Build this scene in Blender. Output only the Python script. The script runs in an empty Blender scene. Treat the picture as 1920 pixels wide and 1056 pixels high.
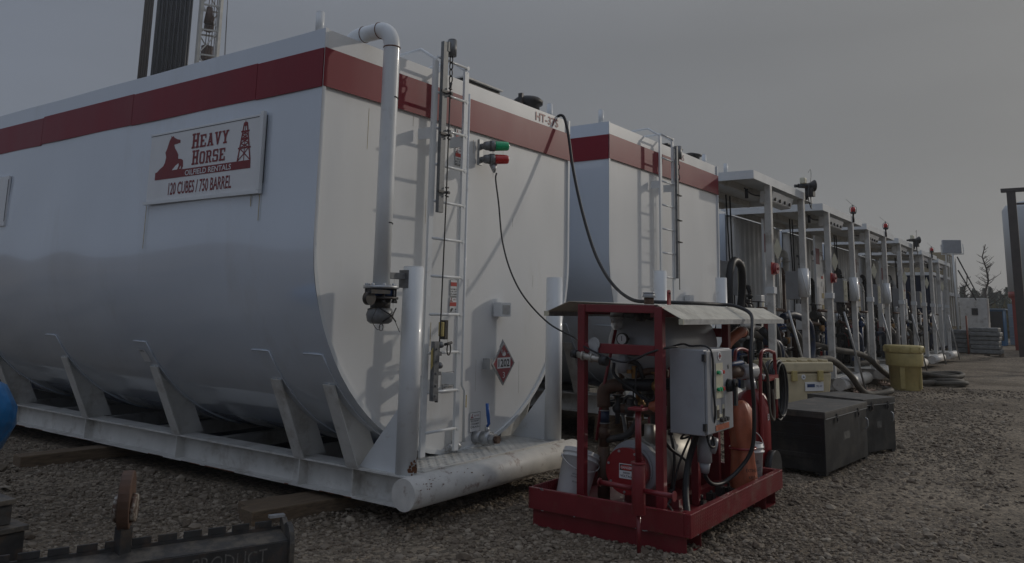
import bpy, math, random
from math import radians, sin, cos, pi, sqrt
from mathutils import Vector, Matrix
random.seed(7)
S = bpy.context.scene
COL = S.collection

# ------------------------------------------------------------------ camera
cam = bpy.data.cameras.new('camera')
camo = bpy.data.objects.new('camera', cam)
COL.objects.link(camo)
YAW, PIT, ROL = 0.6199, 0.1603, 0.0197
fw = Vector((cos(PIT)*cos(YAW), cos(PIT)*sin(YAW), sin(PIT)))
rt = fw.cross(Vector((0, 0, 1))).normalized()
up = rt.cross(fw)
r2 = rt*cos(ROL)+up*sin(ROL)
u2 = -rt*sin(ROL)+up*cos(ROL)
m = Matrix((r2, u2, -fw)).transposed().to_4x4()
m.translation = Vector((-3.9919, -4.6882, 1.65))
camo.matrix_world = m
cam.sensor_width = 36
cam.lens = 36*1493/1920
cam.shift_y = -0.1
cam.clip_start = 0.05
cam.clip_end = 3000
S.camera = camo

# ------------------------------------------------------------------ light
SUN_DIR = Vector((0.74, -0.337, 0.30)).normalized()
EL = math.asin(SUN_DIR.z)
ROT = math.atan2(SUN_DIR.x, SUN_DIR.y)
w = bpy.data.worlds.new('World')
S.world = w
w.use_nodes = True
nt = w.node_tree
nt.nodes.clear()
sky = nt.nodes.new('ShaderNodeTexSky')
sky.sky_type = 'NISHITA'
sky.sun_disc = False
sky.sun_elevation = EL
sky.sun_rotation = ROT
sky.air_density = 1.0
sky.dust_density = 2.0
sky.ozone_density = 1.0
# thin high cloud veil: pulls the blue towards a pale grey
hsv = nt.nodes.new('ShaderNodeHueSaturation')
hsv.inputs['Saturation'].default_value = 0.5
nt.links.new(sky.outputs[0], hsv.inputs['Color'])
mixw = nt.nodes.new('ShaderNodeMix')
mixw.data_type = 'RGBA'
mixw.inputs[0].default_value = 0.88
nt.links.new(hsv.outputs[0], mixw.inputs[6])
tcw = nt.nodes.new('ShaderNodeTexCoord')
dotw = nt.nodes.new('ShaderNodeVectorMath')
dotw.operation = 'DOT_PRODUCT'
nt.links.new(tcw.outputs['Generated'], dotw.inputs[0])
dotw.inputs[1].default_value = (SUN_DIR.x, SUN_DIR.y, 0.0)
mrs = nt.nodes.new('ShaderNodeMapRange')
mrs.inputs['From Min'].default_value = -0.15
mrs.inputs['From Max'].default_value = 0.95
nt.links.new(dotw.outputs['Value'], mrs.inputs[0])
veil = nt.nodes.new('ShaderNodeMix')
veil.data_type = 'RGBA'
veil.inputs[6].default_value = (4.35, 4.95, 6.15, 1)
veil.inputs[7].default_value = (4.75, 4.68, 4.45, 1)
nt.links.new(mrs.outputs[0], veil.inputs[0])
nt.links.new(veil.outputs[2], mixw.inputs[7])
nzw = nt.nodes.new('ShaderNodeTexNoise')
nzw.inputs['Scale'].default_value = 2.2
nzw.inputs['Detail'].default_value = 4
mpw = nt.nodes.new('ShaderNodeMapping')
mpw.inputs['Scale'].default_value = (1, 1, 4)
nt.links.new(tcw.outputs['Generated'], mpw.inputs[0])
nt.links.new(mpw.outputs[0], nzw.inputs['Vector'])
mrw = nt.nodes.new('ShaderNodeMapRange')
mrw.inputs['To Min'].default_value = 0.88
mrw.inputs['To Max'].default_value = 1.11
nt.links.new(nzw.outputs['Fac'], mrw.inputs[0])
mulw = nt.nodes.new('ShaderNodeVectorMath')
mulw.operation = 'SCALE'
nt.links.new(mixw.outputs[2], mulw.inputs[0])
# the veil is brighter overhead than near the horizon, as under any thin overcast
sepw = nt.nodes.new('ShaderNodeSeparateXYZ')
nt.links.new(tcw.outputs['Generated'], sepw.inputs[0])
zr = nt.nodes.new('ShaderNodeMapRange')
zr.inputs['From Min'].default_value = 0.32
zr.inputs['From Max'].default_value = 1.0
zr.inputs['To Min'].default_value = 1.0
zr.inputs['To Max'].default_value = 2.8
nt.links.new(sepw.outputs['Z'], zr.inputs[0])
mz = nt.nodes.new('ShaderNodeMath')
mz.operation = 'MULTIPLY'
nt.links.new(zr.outputs[0], mz.inputs[0])
nt.links.new(mrw.outputs[0], mz.inputs[1])
nt.links.new(mz.outputs[0], mulw.inputs['Scale'])
bg = nt.nodes.new('ShaderNodeBackground')
bg.inputs['Strength'].default_value = 0.098
wo = nt.nodes.new('ShaderNodeOutputWorld')
nt.links.new(mulw.outputs[0], bg.inputs[0])
nt.links.new(bg.outputs[0], wo.inputs[0])

sl = bpy.data.lights.new('sun', 'SUN')
sl.energy = 1.95
sl.angle = radians(1.2)
sl.color = (1.0, 0.925, 0.82)
so = bpy.data.objects.new('sun', sl)
COL.objects.link(so)
so.rotation_euler = (-SUN_DIR).to_track_quat('-Z', 'Y').to_euler()
so.location = (40, -20, 30)

S.view_settings.view_transform = 'Standard'
S.view_settings.look = 'None'
S.view_settings.exposure = -1.32
S.view_settings.gamma = 1
S.view_settings.use_curve_mapping = False

# ------------------------------------------------------------------ materials
def mat(name, col, rough=0.5, metal=0.0, var=0.08, vscale=6.0, bump=0.0, bscale=40.0,
        spec=0.5, coat=0.0, dirt=None, dirt_amt=0.0, dscale=3.0, wave=0.0, wscale=1.0,
        stretch=(1, 1, 1), trans=0.0, emit=None, det=6.0, coat_rough=0.08, dlow=0.5):
    M = bpy.data.materials.new(name)
    M.use_nodes = True
    t = M.node_tree
    b = t.nodes['Principled BSDF']
    tc = t.nodes.new('ShaderNodeTexCoord')
    mp = t.nodes.new('ShaderNodeMapping')
    mp.inputs['Scale'].default_value = stretch
    t.links.new(tc.outputs['Object'], mp.inputs[0])
    nz = t.nodes.new('ShaderNodeTexNoise')
    nz.inputs['Scale'].default_value = vscale
    nz.inputs['Detail'].default_value = det
    t.links.new(mp.outputs[0], nz.inputs['Vector'])
    mr = t.nodes.new('ShaderNodeMapRange')
    mr.inputs['From Min'].default_value = 0.3
    mr.inputs['From Max'].default_value = 0.7
    mr.inputs['To Min'].default_value = 1-var
    mr.inputs['To Max'].default_value = 1+var
    t.links.new(nz.outputs['Fac'], mr.inputs[0])
    vm = t.nodes.new('ShaderNodeVectorMath')
    vm.operation = 'SCALE'
    vm.inputs[0].default_value = col
    t.links.new(mr.outputs[0], vm.inputs['Scale'])
    out = vm.outputs[0]
    if dirt:
        n2 = t.nodes.new('ShaderNodeTexNoise')
        n2.inputs['Scale'].default_value = dscale
        n2.inputs['Detail'].default_value = 8
        n2.inputs['Roughness'].default_value = 0.7
        t.links.new(mp.outputs[0], n2.inputs['Vector'])
        m2 = t.nodes.new('ShaderNodeMapRange')
        m2.inputs['From Min'].default_value = dlow
        m2.inputs['From Max'].default_value = dlow+0.16
        m2.inputs['To Min'].default_value = 0
        m2.inputs['To Max'].default_value = dirt_amt
        t.links.new(n2.outputs['Fac'], m2.inputs[0])
        mx = t.nodes.new('ShaderNodeMix')
        mx.data_type = 'RGBA'
        t.links.new(m2.outputs[0], mx.inputs[0])
        t.links.new(out, mx.inputs[6])
        mx.inputs[7].default_value = (*dirt, 1)
        out = mx.outputs[2]
    t.links.new(out, b.inputs['Base Color'])
    rr = t.nodes.new('ShaderNodeMapRange')
    rr.inputs['From Min'].default_value = 0.3
    rr.inputs['From Max'].default_value = 0.7
    rr.inputs['To Min'].default_value = max(0.02, rough*0.85)
    rr.inputs['To Max'].default_value = min(1, rough*1.15)
    t.links.new(nz.outputs['Fac'], rr.inputs[0])
    t.links.new(rr.outputs[0], b.inputs['Roughness'])
    b.inputs['Metallic'].default_value = metal
    b.inputs['Specular IOR Level'].default_value = spec
    b.inputs['Coat Weight'].default_value = coat
    b.inputs['Coat Roughness'].default_value = coat_rough
    if trans:
        b.inputs['Transmission Weight'].default_value = trans
    if emit:
        b.inputs['Emission Color'].default_value = (*emit[0], 1)
        b.inputs['Emission Strength'].default_value = emit[1]
    last = None
    if wave:
        n4 = t.nodes.new('ShaderNodeTexNoise')
        n4.inputs['Scale'].default_value = wscale
        n4.inputs['Detail'].default_value = 2
        t.links.new(mp.outputs[0], n4.inputs['Vector'])
        b4 = t.nodes.new('ShaderNodeBump')
        b4.inputs['Strength'].default_value = 1.0
        b4.inputs['Distance'].default_value = wave
        t.links.new(n4.outputs['Fac'], b4.inputs['Height'])
        last = b4
    if bump:
        n3 = t.nodes.new('ShaderNodeTexNoise')
        n3.inputs['Scale'].default_value = bscale
        n3.inputs['Detail'].default_value = 5
        t.links.new(mp.outputs[0], n3.inputs['Vector'])
        bp_ = t.nodes.new('ShaderNodeBump')
        bp_.inputs['Strength'].default_value = 1.0
        bp_.inputs['Distance'].default_value = bump
        t.links.new(n3.outputs['Fac'], bp_.inputs['Height'])
        if last:
            t.links.new(last.outputs[0], bp_.inputs['Normal'])
        last = bp_
    if last:
        t.links.new(last.outputs[0], b.inputs['Normal'])
    return M

WHITE = (0.72, 0.735, 0.745)
M = {}
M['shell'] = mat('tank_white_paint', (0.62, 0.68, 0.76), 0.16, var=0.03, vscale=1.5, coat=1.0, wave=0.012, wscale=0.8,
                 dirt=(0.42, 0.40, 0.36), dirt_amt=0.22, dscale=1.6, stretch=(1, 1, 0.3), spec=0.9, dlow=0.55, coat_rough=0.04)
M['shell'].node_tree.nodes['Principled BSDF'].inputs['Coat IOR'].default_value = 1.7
M['face'] = mat('tank_face_white', (0.745, 0.75, 0.745), 0.38, var=0.03, vscale=2.0, coat=0.35, wave=0.004, wscale=1.6,
                dirt=(0.5, 0.46, 0.38), dirt_amt=0.22, dscale=2.2, stretch=(1, 1, 0.3), dlow=0.56)
M['white'] = mat('white_steel_paint', (0.70, 0.72, 0.73), 0.4, var=0.05, vscale=4, bump=0.0006, bscale=30,
                 dirt=(0.32, 0.27, 0.20), dirt_amt=0.5, dscale=5, dlow=0.6, coat=0.2)
M['beam'] = mat('dusty_white_steel', (0.60, 0.59, 0.56), 0.55, var=0.1, vscale=5, bump=0.001, bscale=25,
                dirt=(0.24, 0.20, 0.15), dirt_amt=0.6, dscale=3, dlow=0.52)
M['rust'] = mat('rusty_white_steel', (0.62, 0.60, 0.56), 0.55, var=0.1, vscale=8, bump=0.001, bscale=40,
                dirt=(0.16, 0.06, 0.025), dirt_amt=0.95, dscale=7, dlow=0.55)
M['face_dirt'] = mat('grey_dirt_run', (0.5, 0.48, 0.43), 0.6, var=0.1)
M['rustspot'] = mat('rust_patch', (0.13, 0.05, 0.02), 0.9, var=0.4, vscale=40, bump=0.002, bscale=60)
M['stain'] = mat('yellow_stain', (0.45, 0.36, 0.18), 0.7, var=0.3, vscale=20)
M['stripe'] = mat('red_stripe_paint', (0.21, 0.006, 0.018), 0.4, var=0.08, vscale=2, spec=0.3, coat=0.15, wave=0.004, wscale=1.4,
                  dirt=(0.24, 0.05, 0.05), dirt_amt=0.35, dscale=3, stretch=(1, 1, 0.4), dlow=0.55)
M['maroon'] = mat('maroon_lettering', (0.20, 0.015, 0.02), 0.4, var=0.08, vscale=10)
M['ink'] = mat('black_lettering', (0.03, 0.03, 0.03), 0.5)
M['signwhite'] = mat('sign_white', (0.72, 0.73, 0.74), 0.35, var=0.03, coat=0.3)
M['redlab'] = mat('red_label', (0.45, 0.05, 0.04), 0.45)
M['galv'] = mat('galvanised_steel', (0.42, 0.43, 0.44), 0.45, metal=0.7, var=0.15, vscale=25, bump=0.0005, bscale=80)
M['dark'] = mat('dark_iron', (0.035, 0.034, 0.034), 0.5, var=0.3, vscale=15, bump=0.001, bscale=40,
                dirt=(0.11, 0.07, 0.045), dirt_amt=0.5, dscale=12)
M['black'] = mat('black_rubber', (0.018, 0.018, 0.02), 0.5, var=0.2, vscale=20)
M['navy'] = mat('navy_hose_rubber', (0.018, 0.03, 0.065), 0.5, var=0.2, vscale=10,
                dirt=(0.10, 0.09, 0.07), dirt_amt=0.6, dscale=6)
M['hose'] = mat('dusty_grey_hose', (0.085, 0.075, 0.06), 0.75, var=0.3, vscale=8, bump=0.002, bscale=25,
                dirt=(0.16, 0.13, 0.10), dirt_amt=0.7, dscale=5)
M['skidred'] = mat('red_skid_paint', (0.17, 0.012, 0.018), 0.42, var=0.12, vscale=8, bump=0.0008, bscale=50, coat=0.25,
                   dirt=(0.16, 0.08, 0.06), dirt_amt=0.4, dscale=6, dlow=0.56)
M['red'] = mat('bright_red_paint', (0.24, 0.014, 0.018), 0.35, var=0.1, vscale=8, coat=0.3)
M['cab'] = mat('grey_cabinet_paint', (0.33, 0.34, 0.36), 0.4, var=0.05, vscale=6, coat=0.15,
               dirt=(0.22, 0.2, 0.17), dirt_amt=0.25, dscale=5)
M['label'] = mat('cream_label', (0.58, 0.55, 0.42), 0.5, var=0.08, vscale=20)
M['stainless'] = mat('brushed_stainless', (0.42, 0.40, 0.36), 0.5, metal=0.75, var=0.1, vscale=5, bump=0.0004, bscale=60)
M['airtank'] = mat('grey_receiver_paint', (0.36, 0.37, 0.39), 0.35, var=0.08, vscale=5, coat=0.2)
M['brass'] = mat('aged_brass', (0.30, 0.17, 0.06), 0.45, metal=0.6, var=0.3, vscale=20)
M['brown'] = mat('rusty_pipe', (0.085, 0.045, 0.028), 0.6, var=0.3, vscale=14, bump=0.001, bscale=50)
M['green'] = mat('green_lens', (0.0, 0.42, 0.16), 0.25, var=0.15, vscale=60, coat=0.5)
M['redlens'] = mat('red_lens', (0.50, 0.012, 0.012), 0.25, var=0.15, vscale=60, coat=0.5)
M['darkgalv'] = mat('dull_grey_steel', (0.19, 0.195, 0.20), 0.5, metal=0.3, var=0.2, vscale=25, bump=0.0005, bscale=80)
M['sack'] = mat('grey_wrap', (0.20, 0.20, 0.19), 0.5, var=0.2, vscale=6, wave=0.04, wscale=9)
M['dullorange'] = mat('faded_orange_paint', (0.22, 0.07, 0.04), 0.6)
M['blue'] = mat('blue_handle', (0.02, 0.10, 0.35), 0.4)
M['bluecoat'] = mat('dark_blue_valve_paint', (0.02, 0.05, 0.14), 0.5, var=0.3, vscale=30)
M['yellow'] = mat('yellow_plastic', (0.48, 0.39, 0.16), 0.45, var=0.08, vscale=6,
                  dirt=(0.25, 0.2, 0.08), dirt_amt=0.4, dscale=5)
M['cream'] = mat('cream_tote_plastic', (0.58, 0.50, 0.33), 0.5, var=0.08, vscale=6,
                 dirt=(0.33, 0.29, 0.18), dirt_amt=0.4, dscale=4)
M['bucket'] = mat('white_bucket_plastic', (0.62, 0.62, 0.61), 0.4, var=0.04, vscale=8,
                  dirt=(0.3, 0.27, 0.22), dirt_amt=0.4, dscale=6, dlow=0.55)
M['orange'] = mat('orange_vinyl', (0.42, 0.12, 0.06), 0.45, var=0.15, vscale=9, bump=0.004, bscale=14,
                  dirt=(0.28, 0.1, 0.06), dirt_amt=0.4, dscale=8)
M['boxblack'] = mat('black_box_steel', (0.014, 0.016, 0.018), 0.42, var=0.25, vscale=6, bump=0.0015, bscale=10,
                    dirt=(0.07, 0.065, 0.055), dirt_amt=0.55, dscale=3.5, dlow=0.5)
M['duststeel2'] = mat('worn_grey_label', (0.09, 0.088, 0.08), 0.7, var=0.4, vscale=30)
M['boxlid'] = mat('dusty_box_lid', (0.07, 0.066, 0.06), 0.5, var=0.25, vscale=8,
                  dirt=(0.17, 0.14, 0.11), dirt_amt=0.6, dscale=5)
M['wood'] = mat('weathered_timber', (0.15, 0.105, 0.065), 0.85, var=0.35, vscale=5, stretch=(1, 12, 12), bump=0.004, bscale=6,
                dirt=(0.05, 0.04, 0.03), dirt_amt=0.6, dscale=4)
M['tarp'] = mat('blue_tarp', (0.02, 0.17, 0.42), 0.35, var=0.2, vscale=5, wave=0.05, wscale=5, coat=0.2)
M['rig'] = mat('rig_white_steel', (0.60, 0.59, 0.55), 0.5, var=0.12, vscale=1.5)
M['pipe'] = mat('drill_pipe_steel', (0.010, 0.011, 0.015), 0.4, var=0.25, vscale=2, spec=0.5)
M['pipebrown'] = mat('brown_drill_collars', (0.03, 0.02, 0.013), 0.6, var=0.3, vscale=2)
M['silo'] = mat('silo_grey_white', (0.50, 0.52, 0.53), 0.45, var=0.05, vscale=1, stretch=(1, 1, 0.2))
M['silored'] = mat('silo_red', (0.28, 0.04, 0.025), 0.5, var=0.1, vscale=2)
M['darksteel'] = mat('dark_frame_steel', (0.06, 0.048, 0.042), 0.6, var=0.3, vscale=3)
M['tan'] = mat('tan_panel', (0.30, 0.24, 0.15), 0.6, var=0.15, vscale=3)
M['plastic'] = mat('shrink_wrap', (0.36, 0.37, 0.37), 0.35, var=0.15, vscale=6, wave=0.03, wscale=9, coat=0.3)
M['bark'] = mat('grey_bark', (0.09, 0.075, 0.06), 0.9, var=0.3, vscale=3)
M['needle'] = mat('spruce_green', (0.035, 0.05, 0.026), 0.8, var=0.35, vscale=1.0)
M['shrub'] = mat('dry_brush', (0.13, 0.11, 0.055), 0.9, var=0.3, vscale=1.5)
M['navybox'] = mat('navy_house_paint', (0.012, 0.02, 0.055), 0.4, var=0.1, vscale=3, coat=0.2)
M['bluebin'] = mat('blue_steel', (0.03, 0.12, 0.25), 0.5, var=0.1, vscale=3)
M['greybin'] = mat('grey_blue_steel', (0.20, 0.25, 0.30), 0.5, var=0.1, vscale=3)
M['clear'] = mat('lamp_glass', (0.6, 0.62, 0.62), 0.1, var=0.1, vscale=30, trans=0.5, coat=0.5)
M['straw'] = mat('cream_rope', (0.35, 0.24, 0.18), 0.8, var=0.2, vscale=10)


def tread_mat(name, col, scale, rough=0.35, metal=0.5, depth=0.003):
    X = mat(name, col, rough, metal=metal, var=0.12, vscale=8, dirt=(0.2, 0.17, 0.13), dirt_amt=0.4, dscale=5)
    t = X.node_tree
    b = t.nodes['Principled BSDF']
    tc = t.nodes.new('ShaderNodeTexCoord')
    mp = t.nodes.new('ShaderNodeMapping')
    mp.inputs['Rotation'].default_value = (0.0, 0.0, radians(45))
    t.links.new(tc.outputs['Object'], mp.inputs[0])
    ck = t.nodes.new('ShaderNodeTexVoronoi')
    ck.feature = 'F1'
    ck.inputs['Scale'].default_value = scale
    ck.inputs['Randomness'].default_value = 0.0
    t.links.new(mp.outputs[0], ck.inputs['Vector'])
    mr = t.nodes.new('ShaderNodeMapRange')
    mr.inputs['From Min'].default_value = 0.2
    mr.inputs['From Max'].default_value = 0.45
    mr.inputs['To Min'].default_value = 1
    mr.inputs['To Max'].default_value = 0
    t.links.new(ck.outputs['Distance'], mr.inputs[0])
    bm_ = t.nodes.new('ShaderNodeBump')
    bm_.inputs['Strength'].default_value = 1
    bm_.inputs['Distance'].default_value = depth
    t.links.new(mr.outputs[0], bm_.inputs['Height'])
    t.links.new(bm_.outputs[0], b.inputs['Normal'])
    return X


M['tread'] = tread_mat('aluminium_tread_plate', (0.56, 0.53, 0.45), 30, rough=0.5, metal=0.15, depth=0.004)
M['treadred'] = tread_mat('red_tread_plate', (0.17, 0.012, 0.018), 44, metal=0.0, depth=0.0011)
M['grate'] = tread_mat('white_safety_grating', (0.52, 0.52, 0.50), 14, rough=0.5, metal=0.0, depth=0.02)


def ground_mat():
    X = bpy.data.materials.new('gravel_ground')
    X.use_nodes = True
    t = X.node_tree
    b = t.nodes['Principled BSDF']
    N = t.nodes.new
    L = t.links.new
    tc = N('ShaderNodeTexCoord')
    v = N('ShaderNodeTexVoronoi')
    v.inputs['Scale'].default_value = 26
    L(tc.outputs['Object'], v.inputs['Vector'])
    v2 = N('ShaderNodeTexVoronoi')
    v2.inputs['Scale'].default_value = 60
    L(tc.outputs['Object'], v2.inputs['Vector'])
    n = N('ShaderNodeTexNoise')
    n.inputs['Scale'].default_value = 0.55
    n.inputs['Detail'].default_value = 7
    L(tc.outputs['Object'], n.inputs['Vector'])
    cr = N('ShaderNodeValToRGB')
    cr.color_ramp.elements[0].color = (0.105, 0.078, 0.05, 1)
    cr.color_ramp.elements[0].position = 0.36
    cr.color_ramp.elements[1].color = (0.23, 0.185, 0.133, 1)
    cr.color_ramp.elements[1].position = 0.62
    L(n.outputs['Fac'], cr.inputs[0])
    hs = N('ShaderNodeSeparateColor')
    L(v.outputs['Color'], hs.inputs[0])
    mr = N('ShaderNodeMapRange')
    mr.inputs['To Min'].default_value = 0.55
    mr.inputs['To Max'].default_value = 1.5
    L(hs.outputs[0], mr.inputs[0])
    sc = N('ShaderNodeVectorMath')
    sc.operation = 'SCALE'
    # packed wheel lanes with faint tread bars, running along the row
    sx = N('ShaderNodeSeparateXYZ')
    L(tc.outputs['Object'], sx.inputs[0])
    wob = N('ShaderNodeTexNoise')
    wob.inputs['Scale'].default_value = 0.25
    L(tc.outputs['Object'], wob.inputs['Vector'])
    ad = N('ShaderNodeMath'); ad.operation = 'MULTIPLY_ADD'
    ad.inputs[1].default_value = 1.6
    L(wob.outputs['Fac'], ad.inputs[0])
    L(sx.outputs['Y'], ad.inputs[2])
    wv = N('ShaderNodeMath'); wv.operation = 'PINGPONG'
    wv.inputs[1].default_value = 0.85
    L(ad.outputs[0], wv.inputs[0])
    mk = N('ShaderNodeMapRange')
    mk.inputs['From Min'].default_value = 0.05
    mk.inputs['From Max'].default_value = 0.30
    mk.inputs['To Min'].default_value = 0.62
    mk.inputs['To Max'].default_value = 1.0
    L(wv.outputs[0], mk.inputs[0])
    only = N('ShaderNodeMapRange')
    only.inputs['From Min'].default_value = -2.9
    only.inputs['From Max'].default_value = -2.2
    only.inputs['To Min'].default_value = 1.0
    only.inputs['To Max'].default_value = 0.0
    L(sx.outputs['Y'], only.inputs[0])
    ln = N('ShaderNodeMix')
    ln.inputs[2].default_value = 1.0
    L(only.outputs[0], ln.inputs[0])
    L(mk.outputs[0], ln.inputs[3])
    s0 = N('ShaderNodeVectorMath'); s0.operation = 'SCALE'
    L(cr.outputs[0], s0.inputs[0])
    L(ln.outputs[0], s0.inputs['Scale'])
    L(s0.outputs[0], sc.inputs[0])
    L(mr.outputs[0], sc.inputs['Scale'])
    L(sc.outputs[0], b.inputs['Base Color'])
    b.inputs['Roughness'].default_value = 0.9
    b1 = N('ShaderNodeBump')
    b1.inputs['Distance'].default_value = 0.02
    b1.inputs['Strength'].default_value = 0.9
    b1.invert = True
    L(v.outputs['Distance'], b1.inputs['Height'])
    b2 = N('ShaderNodeBump')
    b2.inputs['Distance'].default_value = 0.008
    b2.inputs['Strength'].default_value = 0.8
    b2.invert = True
    L(v2.outputs['Distance'], b2.inputs['Height'])
    L(b1.outputs[0], b2.inputs['Normal'])
    L(b2.outputs[0], b.inputs['Normal'])
    return X


M['ground'] = ground_mat()
def stone_mat():
    X = mat('gravel_stones', (0.16, 0.14, 0.12), 0.85, var=0.0, vscale=9)
    t = X.node_tree
    at = t.nodes.new('ShaderNodeAttribute')
    at.attribute_name = 'tone'
    b = t.nodes['Principled BSDF']
    sc = t.nodes.new('ShaderNodeMix')
    sc.data_type = 'RGBA'
    sc.inputs[6].default_value = (0.105, 0.076, 0.052, 1)
    sc.inputs[7].default_value = (0.36, 0.305, 0.235, 1)
    t.links.new(at.outputs['Fac'], sc.inputs[0])
    t.links.new(sc.outputs[2], b.inputs['Base Color'])
    return X
M['stone'] = stone_mat()

# ------------------------------------------------------------------ mesh helpers
OFF = [Vector((0, 0, 0))]


def cr(pts, n=6):
    P = [Vector(p) for p in pts]
    P = [P[0]*2-P[1]]+P+[P[-1]*2-P[-2]]
    o = []
    for i in range(1, len(P)-2):
        a, b, c, d = P[i-1:i+3]
        for k in range(n):
            t = k/n
            o.append(0.5*((2*b)+(c-a)*t+(2*a-5*b+4*c-d)*t*t+(3*b-a-3*c+d)*t**3))
    o.append(P[-2])
    return o


class MB:
    def __init__(s):
        s.v, s.f, s.s = [], [], []

    def add(s, vs, fs, smooth=False):
        b = len(s.v)
        s.v += [Vector(p) for p in vs]
        for k, f in enumerate(fs):
            s.f.append([b+i for i in f])
            s.s.append(smooth if isinstance(smooth, bool) else smooth[k])
        return s

    def hexa(s, p):
        return s.add(p, [(0, 3, 2, 1), (4, 5, 6, 7), (0, 1, 5, 4), (1, 2, 6, 5), (2, 3, 7, 6), (3, 0, 4, 7)])

    def box(s, x0, y0, z0, x1, y1, z1):
        return s.hexa([(x0, y0, z0), (x1, y0, z0), (x1, y1, z0), (x0, y1, z0),
                       (x0, y0, z1), (x1, y0, z1), (x1, y1, z1), (x0, y1, z1)])

    def bar(s, a, b, wd, ht, upv=(0, 0, 1)):
        a, b = Vector(a), Vector(b)
        d = (b-a).normalized()
        u = Vector(upv)
        if abs(d.dot(u)) > 0.98:
            u = Vector((0, 1, 0))
        r = d.cross(u).normalized()*wd/2
        q = r.cross(d).normalized()*ht/2
        return s.hexa([a-r-q, a+r-q, a+r+q, a-r+q, b-r-q, b+r-q, b+r+q, b-r+q])

    def cyl(s, a, b, r0, r1=None, n=16, caps=True, smooth=True):
        if r1 is None:
            r1 = r0
        a, b = Vector(a), Vector(b)
        d = (b-a).normalized()
        u = Vector((0, 0, 1)) if abs(d.z) < 0.9 else Vector((1, 0, 0))
        e = d.cross(u).normalized()
        g = d.cross(e)
        vs = [a+(e*cos(2*pi*i/n)+g*sin(2*pi*i/n))*r0 for i in range(n)]
        vs += [b+(e*cos(2*pi*i/n)+g*sin(2*pi*i/n))*r1 for i in range(n)]
        fs = [(i, (i+1) % n, n+(i+1) % n, n+i) for i in range(n)]
        sm = [smooth]*n
        if caps:
            fs += [tuple(range(n-1, -1, -1)), tuple(range(n, 2*n))]
            sm += [False, False]
        return s.add(vs, fs, sm)

    def tube(s, pts, r, n=8, closed=False):
        P = [Vector(p) for p in pts]
        rs = r if isinstance(r, (list, tuple)) else [r]*len(P)
        N = len(P)
        vs, fs = [], []
        prev = None
        for i in range(N):
            if closed:
                d = P[(i+1) % N]-P[i-1]
            else:
                d = P[min(i+1, N-1)]-P[max(i-1, 0)]
            d.normalize()
            if prev is None:
                u = Vector((0, 0, 1)) if abs(d.z) < 0.9 else Vector((1, 0, 0))
                e = d.cross(u).normalized()
            else:
                e = (prev-d*prev.dot(d)).normalized()
            prev = e
            g = d.cross(e)
            vs += [P[i]+(e*cos(2*pi*k/n)+g*sin(2*pi*k/n))*rs[i] for k in range(n)]
        m_ = N if closed else N-1
        for i in range(m_):
            j = (i+1) % N
            for k in range(n):
                fs.append((i*n+k, i*n+(k+1) % n, j*n+(k+1) % n, j*n+k))
        sm = [True]*len(fs)
        if not closed:
            fs += [tuple(range(n-1, -1, -1)), tuple(range((N-1)*n, N*n))]
            sm += [False, False]
        return s.add(vs, fs, sm)

    def lathe(s, prof, c=(0, 0, 0), ax=(0, 0, 1), n=24, smooth=True):
        c = Vector(c)
        d = Vector(ax).normalized()
        u = Vector((0, 0, 1)) if abs(d.z) < 0.9 else Vector((1, 0, 0))
        e = d.cross(u).normalized()
        g = d.cross(e)
        vs, fs = [], []
        for r, h in prof:
            vs += [c+d*h+(e*cos(2*pi*k/n)+g*sin(2*pi*k/n))*r for k in range(n)]
        for i in range(len(prof)-1):
            for k in range(n):
                fs.append((i*n+k, i*n+(k+1) % n, (i+1)*n+(k+1) % n, (i+1)*n+k))
        sm = [smooth]*len(fs)
        fs += [tuple(range(n-1, -1, -1)), tuple(range((len(prof)-1)*n, len(prof)*n))]
        sm += [False, False]
        return s.add(vs, fs, sm)

    def ball(s, c, r, n=12, sc=(1, 1, 1)):
        c = Vector(c)
        m_ = max(6, n//2)
        vs = [c+Vector((0, 0, -r*sc[2]))]
        for i in range(1, m_):
            a = -pi/2+pi*i/m_
            vs += [c+Vector((cos(a)*cos(2*pi*k/n)*r*sc[0], cos(a)*sin(2*pi*k/n)*r*sc[1], sin(a)*r*sc[2])) for k in range(n)]
        vs.append(c+Vector((0, 0, r*sc[2])))
        fs = [(0, 1+(k+1) % n, 1+k) for k in range(n)]
        for i in range(m_-2):
            b = 1+i*n
            fs += [(b+k, b+(k+1) % n, b+n+(k+1) % n, b+n+k) for k in range(n)]
        b = 1+(m_-2)*n
        fs += [(b+k, b+(k+1) % n, len(vs)-1) for k in range(n)]
        return s.add(vs, fs, True)

    def prism(s, poly, O, U, V, t):
        """polygon poly (u,v) on plane O+uU+vV, extruded by vector t"""
        O, U, V, t = Vector(O), Vector(U), Vector(V), Vector(t)
        n = len(poly)
        a = [O+U*p[0]+V*p[1] for p in poly]
        vs = a+[p+t for p in a]
        fs = [tuple(range(n-1, -1, -1)), tuple(range(n, 2*n))]
        fs += [(i, (i+1) % n, n+(i+1) % n, n+i) for i in range(n)]
        return s.add(vs, fs)

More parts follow.
